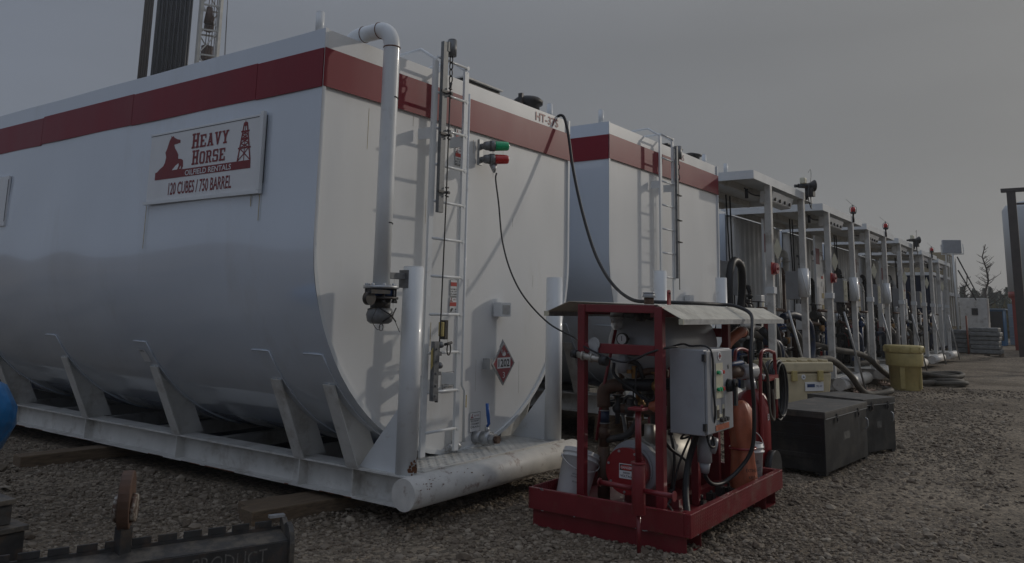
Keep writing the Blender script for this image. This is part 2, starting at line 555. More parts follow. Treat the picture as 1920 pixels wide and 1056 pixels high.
    def build(s, name, m_, parent=None, bevel=0, loc=None, label=None):
        me = bpy.data.meshes.new(name)
        L = Vector(loc) if loc is not None else Vector((0, 0, 0))
        off = L if loc is not None else OFF[0]
        me.from_pydata([tuple(v-off) for v in s.v], [], s.f)
        me.polygons.foreach_set('use_smooth', s.s)
        me.materials.append(M[m_] if isinstance(m_, str) else m_)
        me.update()
        o = bpy.data.objects.new(name, me)
        COL.objects.link(o)
        if parent:
            o.parent = parent
        elif loc is not None:
            o.location = L
        if bevel:
            bv = o.modifiers.new('bevel', 'BEVEL')
            bv.width = bevel
            bv.segments = 2
            bv.limit_method = 'ANGLE'
            bv.angle_limit = radians(40)
        if label:
            o['label'] = label
        return o


def tag(o, label=None, cat=None, group=None, kind=None):
    if label:
        o['label'] = label
    if cat:
        o['category'] = cat
    if group:
        o['group'] = group
    if kind:
        o['kind'] = kind
    return o


def root(name, loc, label, cat, group=None, world=True):
    o = bpy.data.objects.new(name, None)
    o.empty_display_size = 0.1
    COL.objects.link(o)
    o.location = loc
    tag(o, label, cat, group)
    OFF[0] = Vector(loc) if world else Vector((0, 0, 0))
    return o


def dup(o, loc=None, rotz=None, label=None, parent=None):
    c = o.copy()
    COL.objects.link(c)
    c.parent = parent
    if loc is not None:
        c.location = loc
    if rotz is not None:
        c.rotation_euler = (0, 0, rotz)
    if label:
        c['label'] = label
    for ch in [k for k in bpy.data.objects if k.parent == o]:
        dup(ch, parent=c)
    return c


def text(string, O, U, V, wd, ht, mb, off=0.0, fit=True):
    """flat lettering fitted to wd x ht on the plane O + uU + vV, appended to mb"""
    cu = bpy.data.curves.new('t', 'FONT')
    cu.body = string
    cu.offset = off
    cu.resolution_u = 3
    ob = bpy.data.objects.new('t', cu)
    COL.objects.link(ob)
    me = bpy.data.meshes.new_from_object(ob.evaluated_get(bpy.context.evaluated_depsgraph_get()))
    xs = [v.co.x for v in me.vertices]
    ys = [v.co.y for v in me.vertices]
    x0, x1, y0, y1 = min(xs), max(xs), min(ys), max(ys)
    O, U, V = Vector(O), Vector(U), Vector(V)
    sx, sy = wd/(x1-x0), ht/(y1-y0)
    vs = [O+U*((v.co.x-x0)*sx)+V*((v.co.y-y0)*sy) for v in me.vertices]
    mb.add(vs, [tuple(p.vertices) for p in me.polygons])
    bpy.data.objects.remove(ob)
    bpy.data.meshes.remove(me)
    bpy.data.curves.remove(cu)


SLAB = {
    'H': [(.1, 0, .36, 1), (.64, 0, .9, 1), (.3, .42, .7, .58), (0, 0, .46, .13), (.54, 0, 1, .13), (0, .87, .46, 1), (.54, .87, 1, 1)],
    'E': [(.1, 0, .38, 1), (0, 0, .95, .14), (0, .86, .95, 1), (.77, .14, .95, .32), (.77, .68, .95, .86), (.3, .42, .66, .58)],
    'A': [[(.1, 0), (.34, 0), (.62, 1), (.38, 1)], [(.66, 0), (.92, 0), (.62, 1), (.4, 1)], (.3, .26, .7, .4), (0, 0, .42, .12), (.56, 0, 1, .12), (.26, .88, .66, 1)],
    'V': [[(.08, 1), (.34, 1), (.6, 0), (.4, 0)], [(.66, 1), (.92, 1), (.6, 0), (.4, 0)], (0, .88, .44, 1), (.56, .88, 1, 1)],
    'Y': [[(.06, 1), (.34, 1), (.62, .45), (.38, .45)], [(.66, 1), (.94, 1), (.62, .45), (.38, .45)], (.37, 0, .63, .5), (.22, 0, .78, .13), (0, .88, .42, 1), (.58, .88, 1, 1)],
    'O': [(.04, .16, .3, .84), (.7, .16, .96, .84), (.2, 0, .8, .14), (.2, .86, .8, 1), [(.04, .16), (.2, 0), (.34, .14), (.3, .2)], [(.96, .16), (.8, 0), (.66, .14), (.7, .2)], [(.04, .84), (.2, 1), (.34, .86), (.3, .8)], [(.96, .84), (.8, 1), (.66, .86), (.7, .8)]],
    'R': [(.1, 0, .36, 1), (0, 0, .46, .13), (0, .87, .75, 1), (.3, .44, .75, .57), (.64, .5, .9, .93), [(.45, .47), (.7, .47), (.94, 0), (.68, 0)], (.66, 0, 1, .12)],
    'S': [(.1, .87, .86, 1), (.04, .52, .3, .93), (.12, .44, .88, .58), (.7, .07, .96, .5), (.12, 0, .88, .13), (.04, .02, .24, .32), (.76, .68, .94, .98)],
}


def slab(word, O, U, V, W, hh, mb, t):
    """slab lettering; first letter full height, others 0.84; t = small normal offset vector"""
    O, U, V, t = Vector(O), Vector(U), Vector(V), Vector(t)
    n = len(word)
    widths = [1.15]+[1.0]*(n-1)
    gap = 0.12
    unit = W/(sum(widths)+gap*(n-1))
    x = 0
    k = 0
    for i, ch in enumerate(word):
        wd = widths[i]*unit
        h = hh if i == 0 else hh*0.84
        for s_ in SLAB[ch]:
            q = [(s_[0], s_[1]), (s_[2], s_[1]), (s_[2], s_[3]), (s_[0], s_[3])] if isinstance(s_, tuple) else s_
            k += 1
            d = t*(1+k*0.04)
            vs = [O+U*(x+p[0]*wd)+V*(p[1]*h)+d for p in q]
            mb.add(vs, [(0, 1, 2, 3)])
        x += wd+gap*unit

# ------------------------------------------------------------------ ground
mb = MB()
NX = 90
ext = 520.0
def gx(i, n):
    t = 2*i/n-1
    return 8+ext*(0.02*t+0.98*t**5)
vs, fs = [], []
for j in range(NX+1):
    for i in range(NX+1):
        x, y = gx(i, NX), gx(j, NX)-4
        z = 0.012*sin(x*1.3+0.5*y)+0.012*sin(y*1.7-x*0.6) if abs(x) < 60 and abs(y) < 60 else 0
        vs.append((x, y, z-0.015))
for j in range(NX):
    for i in range(NX):
        a = j*(NX+1)+i
        fs.append((a, a+1, a+NX+2, a+NX+1))
mb.add(vs, fs, True)
OFF[0] = Vector((0, 0, 0))
tag(mb.build('ground', 'ground'), kind='structure')

# loose stones, one countless mass
import numpy as np
rng = np.random.default_rng(3)
Cx, Cy = -3.99, -4.69
NST = 150000
ang = rng.uniform(radians(-3), radians(74), NST)
dep = 4.0*np.exp(rng.uniform(0, 1, NST)*math.log(22/4.0))
px, py = Cx+dep*np.cos(ang), Cy+dep*np.sin(ang)
lane = np.exp(-((py+3.95+0.25*np.sin(px*0.35))/0.34)**2)+np.exp(-((py+5.6+0.25*np.sin(px*0.35))/0.4)**2)
patch = np.sin(px*0.9+1.7*py)*np.sin(py*1.3-0.5*px)+0.6*np.sin(px*2.3-py*1.1)
pk = 1-0.88*np.clip(lane, 0, 1)-0.45*np.clip(patch-0.2, 0, 1)
keep = ~((px > 0.7) & (py > 0.4) & (px < 40)) & (rng.uniform(0, 1, NST) < pk)
px, py = px[keep], py[keep]
n_ = len(px)
size = 0.0074*np.exp(rng.normal(0.0, 0.50, n_))*(1+dep[keep]*0.035)
ico = np.array([(0, 0, 1), (.89, 0, .45), (.28, .85, .45), (-.72, .53, .45), (-.72, -.53, .45), (.28, -.85, .45),
                (.72, .53, -.45), (-.28, .85, -.45), (-.89, 0, -.45), (-.28, -.85, -.45), (.72, -.53, -.45), (0, 0, -1)])
icf = np.array([(0, 1, 2), (0, 2, 3), (0, 3, 4), (0, 4, 5), (0, 5, 1), (1, 6, 2), (2, 6, 7), (2, 7, 3), (3, 7, 8), (3, 8, 4),
                (4, 8, 9), (4, 9, 5), (5, 9, 10), (5, 10, 1), (1, 10, 6)])
sc3 = size[:, None]*np.stack([rng.uniform(.8, 1.5, n_), rng.uniform(.7, 1.2, n_), rng.uniform(.45, .85, n_)], 1)
V0 = ico[None]*sc3[:, None, :]*rng.uniform(.85, 1.15, (n_, 12, 1))
rz = rng.uniform(0, 2*pi, n_)
rx = rng.normal(0, .35, n_)
c_, s_ = np.cos(rx)[:, None], np.sin(rx)[:, None]
Y = V0[:, :, 1]*c_-V0[:, :, 2]*s_
Z = V0[:, :, 1]*s_+V0[:, :, 2]*c_
X = V0[:, :, 0]
c_, s_ = np.cos(rz)[:, None], np.sin(rz)[:, None]
gz = 0.012*np.sin(px*1.3+0.5*py)+0.012*np.sin(py*1.7-px*0.6)-0.015
VV = np.stack([X*c_-Y*s_+px[:, None], X*s_+Y*c_+py[:, None], Z+(gz+size*0.2)[:, None]], 2).reshape(-1, 3)
FF = (icf[None]+12*np.arange(n_)[:, None, None]).reshape(-1, 3)
me = bpy.data.meshes.new('gravel_stones')
me.vertices.add(len(VV))
me.vertices.foreach_set('co', VV.ravel())
me.loops.add(len(FF)*3)
me.loops.foreach_set('vertex_index', FF.ravel())
me.polygons.add(len(FF))
me.polygons.foreach_set('loop_start', np.arange(len(FF))*3)
me.polygons.foreach_set('loop_total', np.full(len(FF), 3))
me.polygons.foreach_set('use_smooth', np.zeros(len(FF), dtype=bool))
at = me.attributes.new('tone', 'FLOAT', 'POINT')
at.data.foreach_set('value', np.repeat(rng.beta(1.6, 2.6, n_), 12))
me.update()
me.validate()
me.materials.append(M['stone'])
go = bpy.data.objects.new('gravel', me)
COL.objects.link(go)
tag(go, 'loose brown and grey gravel covering the yard', 'gravel', kind='stuff')

# ------------------------------------------------------------------ big storage tanks
W, H, ZC, RR, LEN = 3.66, 3.784, 2.19, 1.83, 12.2
SX0, SX1 = 0.69, 2.97          # skid sides
BT, BB = 0.375, 0.14           # beam top, bottom


def profile(n=40, off=0.0):
    pts = [(0-off, H), (0-off, 3.5), (0-off, 3.2), (0-off, 2.95), (0-off, 2.8), (0-off, 2.65), (0-off, 2.5), (0-off, 2.35), (0-off, ZC)]
    for i in range(1, n):
        a = pi*i/n
        pts.append((RR-cos(a)*(RR+off), ZC-sin(a)*(RR+off)))
    pts += [(W+off, ZC), (W+off, 3.0), (W+off, H)]
    return pts


def big_tank(loc, label, full=True):
    R_ = root('storage_tank', loc, label, 'tank', 'white storage tanks with a red stripe', world=False)
    # shell
    mb = MB()
    pr = profile()
    ny = 90
    vs = []
    for j in range(ny+1):
        y = -0.025+(LEN+0.025)*j/ny
        for (x, z) in pr:
            # slight dished plates between the welded seams
            d = 0.004*sin(y*2*pi/1.83)
            if 1.5 < z < 3.0:
                d += 0.0075*sin(3.6*(z-2.15))*sin(y*3.1+1.2*sin(y*1.3+.6))*min(1, (z-1.5)*4, (3.0-z)*4)
            vs.append((x+(d if x < 0.5 else 0), y, z))
    n = len(pr)
    fs = [(j*n+i, (j+1)*n+i, (j+1)*n+i+1, j*n+i+1) for j in range(ny) for i in range(n-1)]
    mb.add(vs, fs, True)
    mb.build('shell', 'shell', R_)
    # rim lip on the end
    mb = MB()
    o_, i_ = profile(off=0.004), profile(off=-0.03)
    vs = [(x, -0.03, z) for x, z in o_]+[(x, -0.03, z) for x, z in i_]+[(x, 0.0, z) for x, z in i_]
    fs = []
    for i in range(n-1):
        fs += [(i, i+1, n+i+1, n+i), (n+i, n+i+1, 2*n+i+1, 2*n+i)]
    mb.add(vs, fs)
    mb.build('rim', 'white', R_)
    # end walls
    for yy, nm in ((-0.008, 'end_wall'), (LEN-0.02, 'end_wall')):
        mb = MB()
        pe = profile(off=-0.028)
        mb.prism([(x, z) for x, z in pe], (0, yy, 0), (1, 0, 0), (0, 0, 1), (0, 0.012, 0))
        mb.build(nm, 'face', R_)
    # roof plate
    mb = MB()
    mb.box(0.006, -0.0075, H-0.035, W-0.006, LEN-0.01, H-0.002)
    mb.build('roof', 'white', R_)
    # stripe
    mb = MB()
    edges = [-0.028, 0.785, 2.69, 4.52, 6.4, 8.3, 10.2, LEN]
    for i in range(7):
        dz = 0.006*((i*37) % 3-1)
        mb.box(-0.0095, edges[i]+0.004, H-0.467+dz, 0.0, edges[i+1]-0.002, H-0.158+dz)
    mb.build('side_stripe', 'stripe', R_)
    mb = MB()
    mb.box(0.0, -0.034, H-0.467, W, -0.0305, H-0.158)
    mb.build('end_stripe', 'stripe', R_)
    # vertical seams on the side, fine weld beads
    # lifting stubs
    for x in (0.06, W-0.2):
        mb = MB()
        mb.cyl((x, 0.12, H-0.03), (x, 0.12, H+0.17), 0.034, n=16)
        mb.cyl((x, 0.12, H+0.17), (x, 0.12, H+0.18), 0.034, 0.026, n=16)
        mb.build('lifting_stub', 'white', R_)
    # skid beams
    for x, s_ in ((SX0, 1), (SX1, -1)):
        mb = MB()
        mb.box(x, -0.42, BT-0.014, x+s_*0.2, LEN, BT) if s_ > 0 else mb.box(x-0.2, -0.42, BT-0.014, x, LEN, BT)
        mb.box(min(x, x+s_*.2), -0.42, BB, max(x, x+s_*.2), LEN, BB+0.014)
        mb.box(min(x+s_*.095, x+s_*.105), -0.42, BB+0.014, max(x+s_*.095, x+s_*.105), LEN, BT-0.014)
        for yy in (0.16, 0.8, 2.6, 4.34, 6.1, 7.9, 9.7, 11.6):
            mb.box(min(x+s_*.004, x+s_*.095), yy-0.006, BB+0.014, max(x+s_*.004, x+s_*.095), yy+0.006, BT-0.014)
        mb.build('skid_beam', 'beam', R_)
    for yy in [0.3+1.1*i for i in range(11)]:
        mb = MB()
        mb.box(SX0+0.21, yy, BB+0.02, SX1-0.21, yy+0.1, BB+0.16)
        mb.build('cross_member', 'beam', R_)
    # bumper pipe, lofted cap
    mb = MB()
    mb.cyl((SX0-0.08, -0.47, 0.265), (SX1+0.08, -0.47, 0.265), 0.118, n=28)
    mb.build('bumper_pipe', 'rust' if full else 'beam', R_)
    # saddles each side
    for yy in (0.16, 0.8, 2.6, 4.34, 6.1, 7.9, 9.7, 11.6):
        for s_ in (1, -1):
            X_ = (lambda x: x) if s_ > 0 else (lambda x: W-x)
            mb = MB()
            # web plate, follows the shell
            a0, a1 = math.acos((RR-0.40)/RR), math.acos((RR-0.86)/RR)
            poly = [(0.69, BT), (0.40, 1.02)]
            for k in range(9):
                a = a0+(a1-a0)*k/8
                poly.append((RR-cos(a)*(RR+0.004), ZC-sin(a)*(RR+0.004)))
            poly.append((0.98, BT))
            poly = [(X_(p[0]), p[1]) for p in poly]
            mb.prism(poly, (0, yy-0.006, 0), (1, 0, 0), (0, 0, 1), (0, 0.012, 0))
            # outer flange
            mb.bar((X_(0.69), yy, BT), (X_(0.395), yy, 1.03), 0.13, 0.012, upv=(1, 0, 0))
            mb.build('saddle', 'beam', R_)
            if s_ > 0:
                mb = MB()
                a0, a1 = math.asin((ZC-1.27)/RR), math.asin((ZC-0.42)/RR)
                P = []
                for k in range(11):
                    a = a0+(a1-a0)*k/10
                    P.append((RR-cos(a)*(RR+0.004), yy-0.08+0.0*k, ZC-sin(a)*(RR+0.004)))
                P = [(P[0][0], yy+0.14, P[0][2]), (P[0][0], yy-0.03, P[0][2])]+P[0:]
                mb.tube(P, 0.0065, 6)
                # pad plate
                vs = []
                for k in range(11):
                    a = a0+(a1-a0)*k/10
                    for yq in (yy-0.08, yy+0.16):
                        vs.append((RR-cos(a)*(RR+0.006), yq, ZC-sin(a)*(RR+0.006)))
                mb.add(vs, [(2*k, 2*k+2, 2*k+3, 2*k+1) for k in range(10)], True)
                mb.build('wear_pad', 'shell', R_)
    # corner bollards with gusset
    for x, s_ in ((0.776, -1), (2.88, 1)):
        mb = MB()
        mb.cyl((x, -0.337, BT-0.01), (x, -0.337, 1.955), 0.083, n=28)
        mb.cyl((x, -0.337, 1.955), (x, -0.337, 1.962), 0.083, 0.075, n=28)
        mb.build('bollard', 'white', R_)
        mb = MB()
        mb.prism([(0, BT), (0.40, BT), (0, 0.86)], (x-0.03, -0.26, 0), (0, 1, 0), (0, 0, 1), (0.012, 0, 0))
        mb.build('gusset', 'white', R_)
    # platform grating between bumper and wall
    mb = MB()
    mb.box(SX0+0.2, -0.40, BT-0.03, SX1-0.02, 0.35, BT+0.004)
    mb.build('platform', 'grate', R_, bevel=0.003)
    mb = MB()
    mb.box(SX0+0.2, -0.425, BT-0.05, SX1-0.02, -0.402, BT+0.012)
    mb.build('platform_edge', 'rust', R_)
    # base pan under tank
    mb = MB()
    mb.box(SX0+0.22, 0.36, BB-0.03, SX1-0.22, LEN-0.1, BB-0.01)
    mb.build('belly_plate', 'navybox', R_)
    return R_


T1 = big_tank((0, 0, 0), 'large white tank nearest the camera with the company sign on its long side')

# ---- tank 1 details (tank is at the origin so local = world)
def ladder(R_, xl, xr, yl, n_r, ztop=3.80, zbot=0.43, z0=0.617, dz=0.322):
    mb = MB()
    for x in (xl, xr):
        mb.box(x-0.03, yl-0.012, zbot, x+0.03, yl+0.012, ztop)
    ld = mb.build('ladder', 'white', R_, bevel=0.002)
    for i in range(n_r):
        mb = MB()
        z = z0+dz*i
        mb.cyl((xl+0.02, yl-0.004, z), (xr+0.012, yl-0.004, z), 0.0125, n=8)
        mb.cyl((xr+0.012, yl-0.016, z), (xr+0.012, yl-0.014, z), 0.02, n=8)
        mb.build('rung', 'white', ld)
    for z, in ((3.14,), (1.03,)):
        for x in (xl, xr):
            mb = MB()
            mb.box(x-0.012-0.02, yl+0.01, z-0.05, x-0.02, -0.03, z+0.05)
            mb.build('bracket', 'white', ld)
    for x in (xl, xr):
        mb = MB()
        mb.tube([(x, yl, ztop-0.02), (x, yl-0.0, ztop+0.01), (x, yl+0.18, ztop+0.13), (x, yl+0.42, ztop+0.12), (x, yl+0.85, ztop+0.0), (x, yl+0.9, ztop-0.05)], 0.014, 8)
        mb.build('handrail', 'white', ld)
    return ld


ladder(T1, 1.13, 1.56, -0.18, 11)
# fall arrest mast
mb = MB()
mb.box(1.17, -0.235, 2.45, 1.235, -0.20, 3.98)
fa = mb.build('fall_arrest_mast', 'darkgalv', T1, bevel=0.002)
mb = MB()
mb.cyl((1.30, -0.22, 3.875), (1.30, -0.22, 4.02), 0.042, n=20)
mb.cyl((1.30, -0.22, 4.02), (1.30, -0.22, 4.03), 0.042, 0.036, n=20)
mb.box(1.225, -0.24, 3.9, 1.27, -0.2, 3.99)
mb.build('shock_absorber', 'darkgalv', fa)
mb = MB()
for k in range(4):
    z = 3.845-k*0.062
    P = []
    for j in range(12):
        a = 2*pi*j/12
        u, v = cos(a)*0.018, sin(a)*0.036
        P.append((1.295+(u if k % 2 == 0 else 0), -0.22+(u if k % 2 else 0), z+v))
    mb.tube(P, 0.006, 5, closed=True)
mb.cyl((1.295, -0.22, 3.625), (1.292, -0.22, 3.56), 0.016, 0.008, n=8)
mb.build('chain', 'dark', fa)
for z in (3.52, 3.14, 2.63):
    mb = MB()
    mb.box(1.15, -0.25, z-0.01, 1.30, -0.235, z+0.01)
    mb.cyl((1.24, -0.25, z-0.03), (1.31, -0.22, z-0.03), 0.008, n=6)
    mb.cyl((1.24, -0.25, z+0.04), (1.31, -0.22, z+0.05), 0.008, n=6)
    mb.cyl((1.26, -0.27, z), (1.26, -0.20, z), 0.012, n=6)
    mb.build('clamp', 'dark', fa)
mb = MB()
mb.tube([(1.292, -0.22, 3.57), (1.28, -0.225, 2.6), (1.262, -0.225, 1.6), (1.245, -0.22, 0.90)], 0.0065, 6)
mb.cyl((1.245, -0.22, 0.97), (1.243, -0.22, 0.86), 0.014, n=8)
mb.build('lifeline', 'dark', fa)
mb = MB()
mb.box(1.165, -0.25, 0.875, 1.225, -0.21, 1.36)
for z in (0.92, 1.0, 1.1, 1.2, 1.3):
    mb.cyl((1.195, -0.258, z), (1.195, -0.249, z), 0.010, n=6)
mb.box(1.225, -0.24, 1.24, 1.27, -0.20, 1.275)
mb.box(1.225, -0.24, 1.08, 1.27, -0.20, 1.11)
mb.ball((1.268, -0.23, 1.33), 0.028)
mb.ball((1.262, -0.23, 1.16), 0.028)
mb.build('lower_bracket', 'darkgalv', fa)
mb = MB()
mb.box(1.262, -0.25, 1.40, 1.285, -0.2, 1.52)
gb = mb.build('cable_grab', 'yellow', fa, bevel=0.004)
mb = MB()
mb.box(1.287, -0.255, 1.375, 1.325, -0.195, 1.535)
P = []
for j in range(14):
    a = 2*pi*j/14
    P.append((1.385+cos(a)*0.024, -0.22, 1.29+sin(a)*0.05))
mb.tube(P, 0.006, 6, closed=True)
mb.cyl((1.33, -0.22, 1.33), (1.42, -0.22, 1.345), 0.012, n=8)
mb.build('carabiner', 'dark', gb)
mb = MB()
mb.prism([(0, 0.06), (0.025, 0.09), (0.03, -0.06), (0.005, -0.09)], (1.135, -0.235, 1.22), (1, 0, 0), (0, 0, 1), (0, -0.004, 0))
mb.build('tag', 'yellow', fa)

# vent pipe with elbows
mb = MB()
vx, vy, vr = 0.455, -0.30, 0.066
P = [(vx, vy, 1.80), (vx, vy, 2.6), (vx, vy, 3.70)]
for k in range(1, 9):
    a = pi/2*k/8
    P.append((vx, vy+0.14*(1-cos(a)), 3.70+0.17*sin(a)))
P += [(vx, 0.06, 3.87)]
for k in range(1, 7):
    a = radians(60)*k/6
    P.append((vx, 0.06+0.16*sin(a), 3.87-0.16*(1-cos(a))))
P += [(vx, 0.32, 3.72)]
vent = mb.tube(P, vr, 24).build('vent_pipe', 'white', T1)
mb = MB()
mb.tube([(vx+vr*1.01*cos(t), vy+vr*1.01*sin(t), 3.70) for t in [i*pi/8 for i in range(16)]], 0.005, 5, closed=True)
mb.build('weld_ring', 'rustspot', vent)
mb = MB()
for cy_ in (0.02, -0.16):
    mb = MB()
    mb.tube([(vx+(vr+0.001)*cos(t), cy_, 3.87+(vr+0.001)*sin(t)) for t in [i*pi/10 for i in range(20)]], 0.004, 5, closed=True)
    mb.build('weld_ring', 'rustspot', vent)
mb = MB()
mb.tube([(vx+(vr+0.003)*cos(t), vy+(vr+0.003)*sin(t), 3.28+0.004*sin(3*t)) for t in [i*pi/10-0.2-pi/2 for i in range(12)]], 0.004, 5)
mb.tube([(vx+(vr+0.003)*cos(t), vy+(vr+0.003)*sin(t), 2.28+0.004*sin(3*t)) for t in [i*pi/10-0.2-pi/2 for i in range(12)]], 0.004, 5)
mb.build('tie_strap', 'black', vent)
# bracket to bollard
mb = MB()
mb.box(0.52, -0.33, 1.855, 0.705, -0.28, 1.905)
mb.box(0.69, -0.36, 1.79, 0.712, -0.26, 1.93)
mb.build('vent_bracket', 'darkgalv', T1, bevel=0.003)
# butterfly valve and camlock cap on the end of the vent pipe
mb = MB()
mb.cyl((vx, vy, 1.775), (vx, vy, 1.80), 0.135, n=28)
for k in range(8):
    a = 2*pi*k/8+0.2
    mb.cyl((vx+0.112*cos(a), vy+0.112*sin(a), 1.79), (vx+0.112*cos(a), vy+0.112*sin(a), 1.815), 0.013, n=6)
fl = mb.build('flange', 'galv', T1)
mb = MB()
mb.cyl((vx, vy, 1.715), (vx, vy, 1.775), 0.105, n=24)
mb.cyl((vx, vy, 1.695), (vx, vy, 1.715), 0.135, n=28)
for k in range(8):
    a = 2*pi*k/8+0.2
    mb.cyl((vx+0.115*cos(a), vy+0.115*sin(a), 1.67), (vx+0.115*cos(a), vy+0.115*sin(a), 1.78), 0.009, n=6)
    mb.cyl((vx+0.115*cos(a), vy+0.115*sin(a), 1.668), (vx+0.115*cos(a), vy+0.115*sin(a), 1.69), 0.016, n=6)
mb.box(vx-0.22, vy-0.12, 1.735, vx-0.02, vy-0.07, 1.765)
mb.cyl((vx-0.20, vy-0.10, 1.70), (vx-0.20, vy-0.06, 1.70), 0.05, n=16)
mb.cyl((vx, vy, 1.62), (vx, vy, 1.70), 0.075, 0.08, n=24)
vb = mb.build('valve_body', 'dark', T1)
mb = MB()
mb.cyl((vx, vy, 1.722), (vx, vy, 1.770), 0.1075, n=24)
mb.build('valve_ring', 'bluecoat', vb)
mb = MB()
mb.lathe([(0.07, 1.512), (0.095, 1.53), (0.105, 1.58), (0.09, 1.625), (0.075, 1.63)], (vx, vy, 0), n=24)
P = [(vx+0.02*cos(t), vy-0.02, 1.485+0.026*sin(t)) for t in [i*pi/6 for i in range(12)]]
mb.tube(P, 0.004, 5, closed=True)
mb.build('cap', 'darkgalv', T1)
mb = MB()
for a, b in (((-.09, -.08, 1.63), (.07, -.1, 1.53)), ((.09, -.08, 1.63), (-.07, -.1, 1.53))):
    mb.tube([(vx+a[0], vy+a[1], a[2]), (vx+(a[0]+b[0])/2, vy-.125, (a[2]+b[2])/2), (vx+b[0], vy+b[1], b[2])], 0.006, 5)
mb.tube([(vx-.09, vy-.06, 1.63), (vx-.2, vy-.07, 1.62)], 0.004, 4)
mb.tube([(vx+.07, vy-.09, 1.54), (vx+.12, vy-.1, 1.45)], 0.003, 4)
mb.tube(cr([(vx-.10, vy-.06, 1.62), (vx-.15, vy-.07, 1.54), (vx-.10, vy-.08, 1.47), (vx-.02, vy-.03, 1.49)], 5), 0.003, 4)
mb.build('cap_tie', 'black', T1)

# conduit beside the ladder
mb = MB()
mb.tube([(1.79, -0.04, H-0.12), (1.80, -0.04, 1.0), (1.80, -0.04, 0.95), (1.84, -0.04, 0.90), (1.845, -0.04, 0.45)], 0.012, 8)
mb.build('conduit', 'white', T1)
mb = MB()
mb.box(1.70, -0.045, 0.44, 1.71, -0.03, 0.62)
mb.box(1.862, -0.0495, 0.75, 1.868, -0.041, 0.86)
mb.build('stain', 'stain', T1)
# small drain valve near ladder foot
mb = MB()
mb.cyl((1.58, -0.07, 0.43), (1.76, -0.07, 0.43), 0.02, n=10)
mb.ball((1.62, -0.07, 0.435), 0.032)
mb.ball((1.72, -0.07, 0.435), 0.035)
mb.cyl((1.66, -0.12, 0.98), (1.66, -0.03, 0.98), 0.02, n=10)
mb.cyl((1.72, -0.07, 0.44), (1.72, -0.02, 0.47), 0.018, n=10)
mb.build('drain_fitting', 'galv', T1)
# big ball valve with blue handle
mb = MB()
mb.cyl((2.05, 0.0, 0.47), (2.05, -0.10, 0.47), 0.055, n=20)
mb.cyl((2.05, -0.10, 0.47), (2.05, -0.20, 0.47), 0.062, n=20)
mb.cyl((2.05, -0.20, 0.47), (2.05, -0.25, 0.47), 0.052, n=6, smooth=False)
mb.cyl((2.05, -0.15, 0.52), (2.05, -0.15, 0.57), 0.02, n=10)
bv = mb.build('ball_valve', 'galv', T1)
mb = MB()
mb.cyl((2.05, -0.25, 0.47), (2.05, -0.285, 0.47), 0.036, n=6, smooth=False)
mb.build('plug', 'brown', bv)
mb = MB()
mb.tube([(2.05, -0.15, 0.575), (2.05, -0.17, 0.60), (2.04, -0.165, 0.68), (2.03, -0.16, 0.78)], [0.012, 0.014, 0.017, 0.015], 8)
mb.build('handle', 'blue', bv)
# vent louvre box
mb = MB()
mb.box(2.27, -0.12, 1.565, 2.435, -0.03, 1.70)
lb = mb.build('louvre_box', 'white', T1, bevel=0.002)
mb = MB()
mb.box(2.295, -0.124, 1.59, 2.41, -0.1205, 1.675)
mb.build('louvre_mesh', 'galv', lb)
# green and red signal lamps, lenses pointing out over the platform
LD = Vector((0.74, -0.67, 0.04)).normalized()
for z, lens in ((3.185, 'green'), (3.055, 'redlens')):
    c0 = Vector((1.985, -0.12, z))
    mb = MB()
    mb.cyl(c0-LD*0.03, c0+LD*0.03, 0.036, 0.05, n=16)
    mb.cyl(c0+LD*0.03, c0+LD*0.075, 0.054, n=16)
    mb.cyl(c0, (c0.x, -0.03, z), 0.03, n=12)
    mb.ball(c0, 0.045)
    sg = mb.build('signal_lamp', 'darkgalv', T1, label='grey signal lamp with a %s lens' % ('green' if lens == 'green' else 'red'))
    mb = MB()
    mb.lathe([(0.047, 0), (0.048, 0.02), (0.044, 0.12), (0.038, 0.135), (0.02, 0.14)], c0+LD*0.075, ax=LD, n=20)
    mb.build('lens', lens, sg)
mb = MB()
mb.box(1.945, -0.06, 3.0, 2.0, -0.032, 3.25)
mb.cyl((2.05, -0.15, 3.01), (2.055, -0.16, 2.93), 0.04, 0.012, n=12)
mb.build('lamp_bracket', 'galv', T1)


def small_sign(parent, x, z, wd, ht, yy=-0.0125, kind=0):
    mb = MB()
    mb.box(x, yy-0.003, z-ht, x+wd, yy, z)
    s_ = mb.build('sticker', 'signwhite', parent)
    y2 = yy-0.0036
    mb = MB()
    # thin black border as four slim strips
    b_ = 0.003
    for (a0, a1, c0, c1) in ((0, wd, 0, b_), (0, wd, -ht+0, -ht+b_), (0, b_, -ht+b_, -b_*0), (wd-b_, wd, -ht+b_, 0)):
        mb.box(x+a0+0.001*0, y2-0.0006, z+min(c0, c1)-(b_ if c0 == 0 else 0), x+a1, y2, z+max(c0, c1)-(b_ if c0 == 0 else 0))
    return s_, mb, y2


def lines(mb, rows, x, z, wd, hh, yy, step):
    for i, t_ in enumerate(rows):
        text(t_, (x, yy, z-step*i), (1, 0, 0), (0, 0, 1), wd, hh, mb, off=0.008)


def rental_mark(s_, x, z, yy):
    # the small maroon horse mark with its line of lettering
    mb = MB()
    k = 0.0115
    mb.prism([(0, 0), (3.2, 0), (3.2, .5), (1.6, .7), (1.9, 1.6), (1.5, 2.0), (1.9, 2.4), (2.2, 2.9), (1.4, 3.2), (.9, 2.2), (.8, 1.2), (0, .6)], (x, yy, z), (k, 0, 0), (0, 0, k), (0, -0.0005, 0))
    text('HEAVY HORSE', (x+0.045, yy, z+0.012), (1, 0, 0), (0, 0, 1), 0.075, 0.014, mb)
    mb.build('mark', 'maroon', s_)


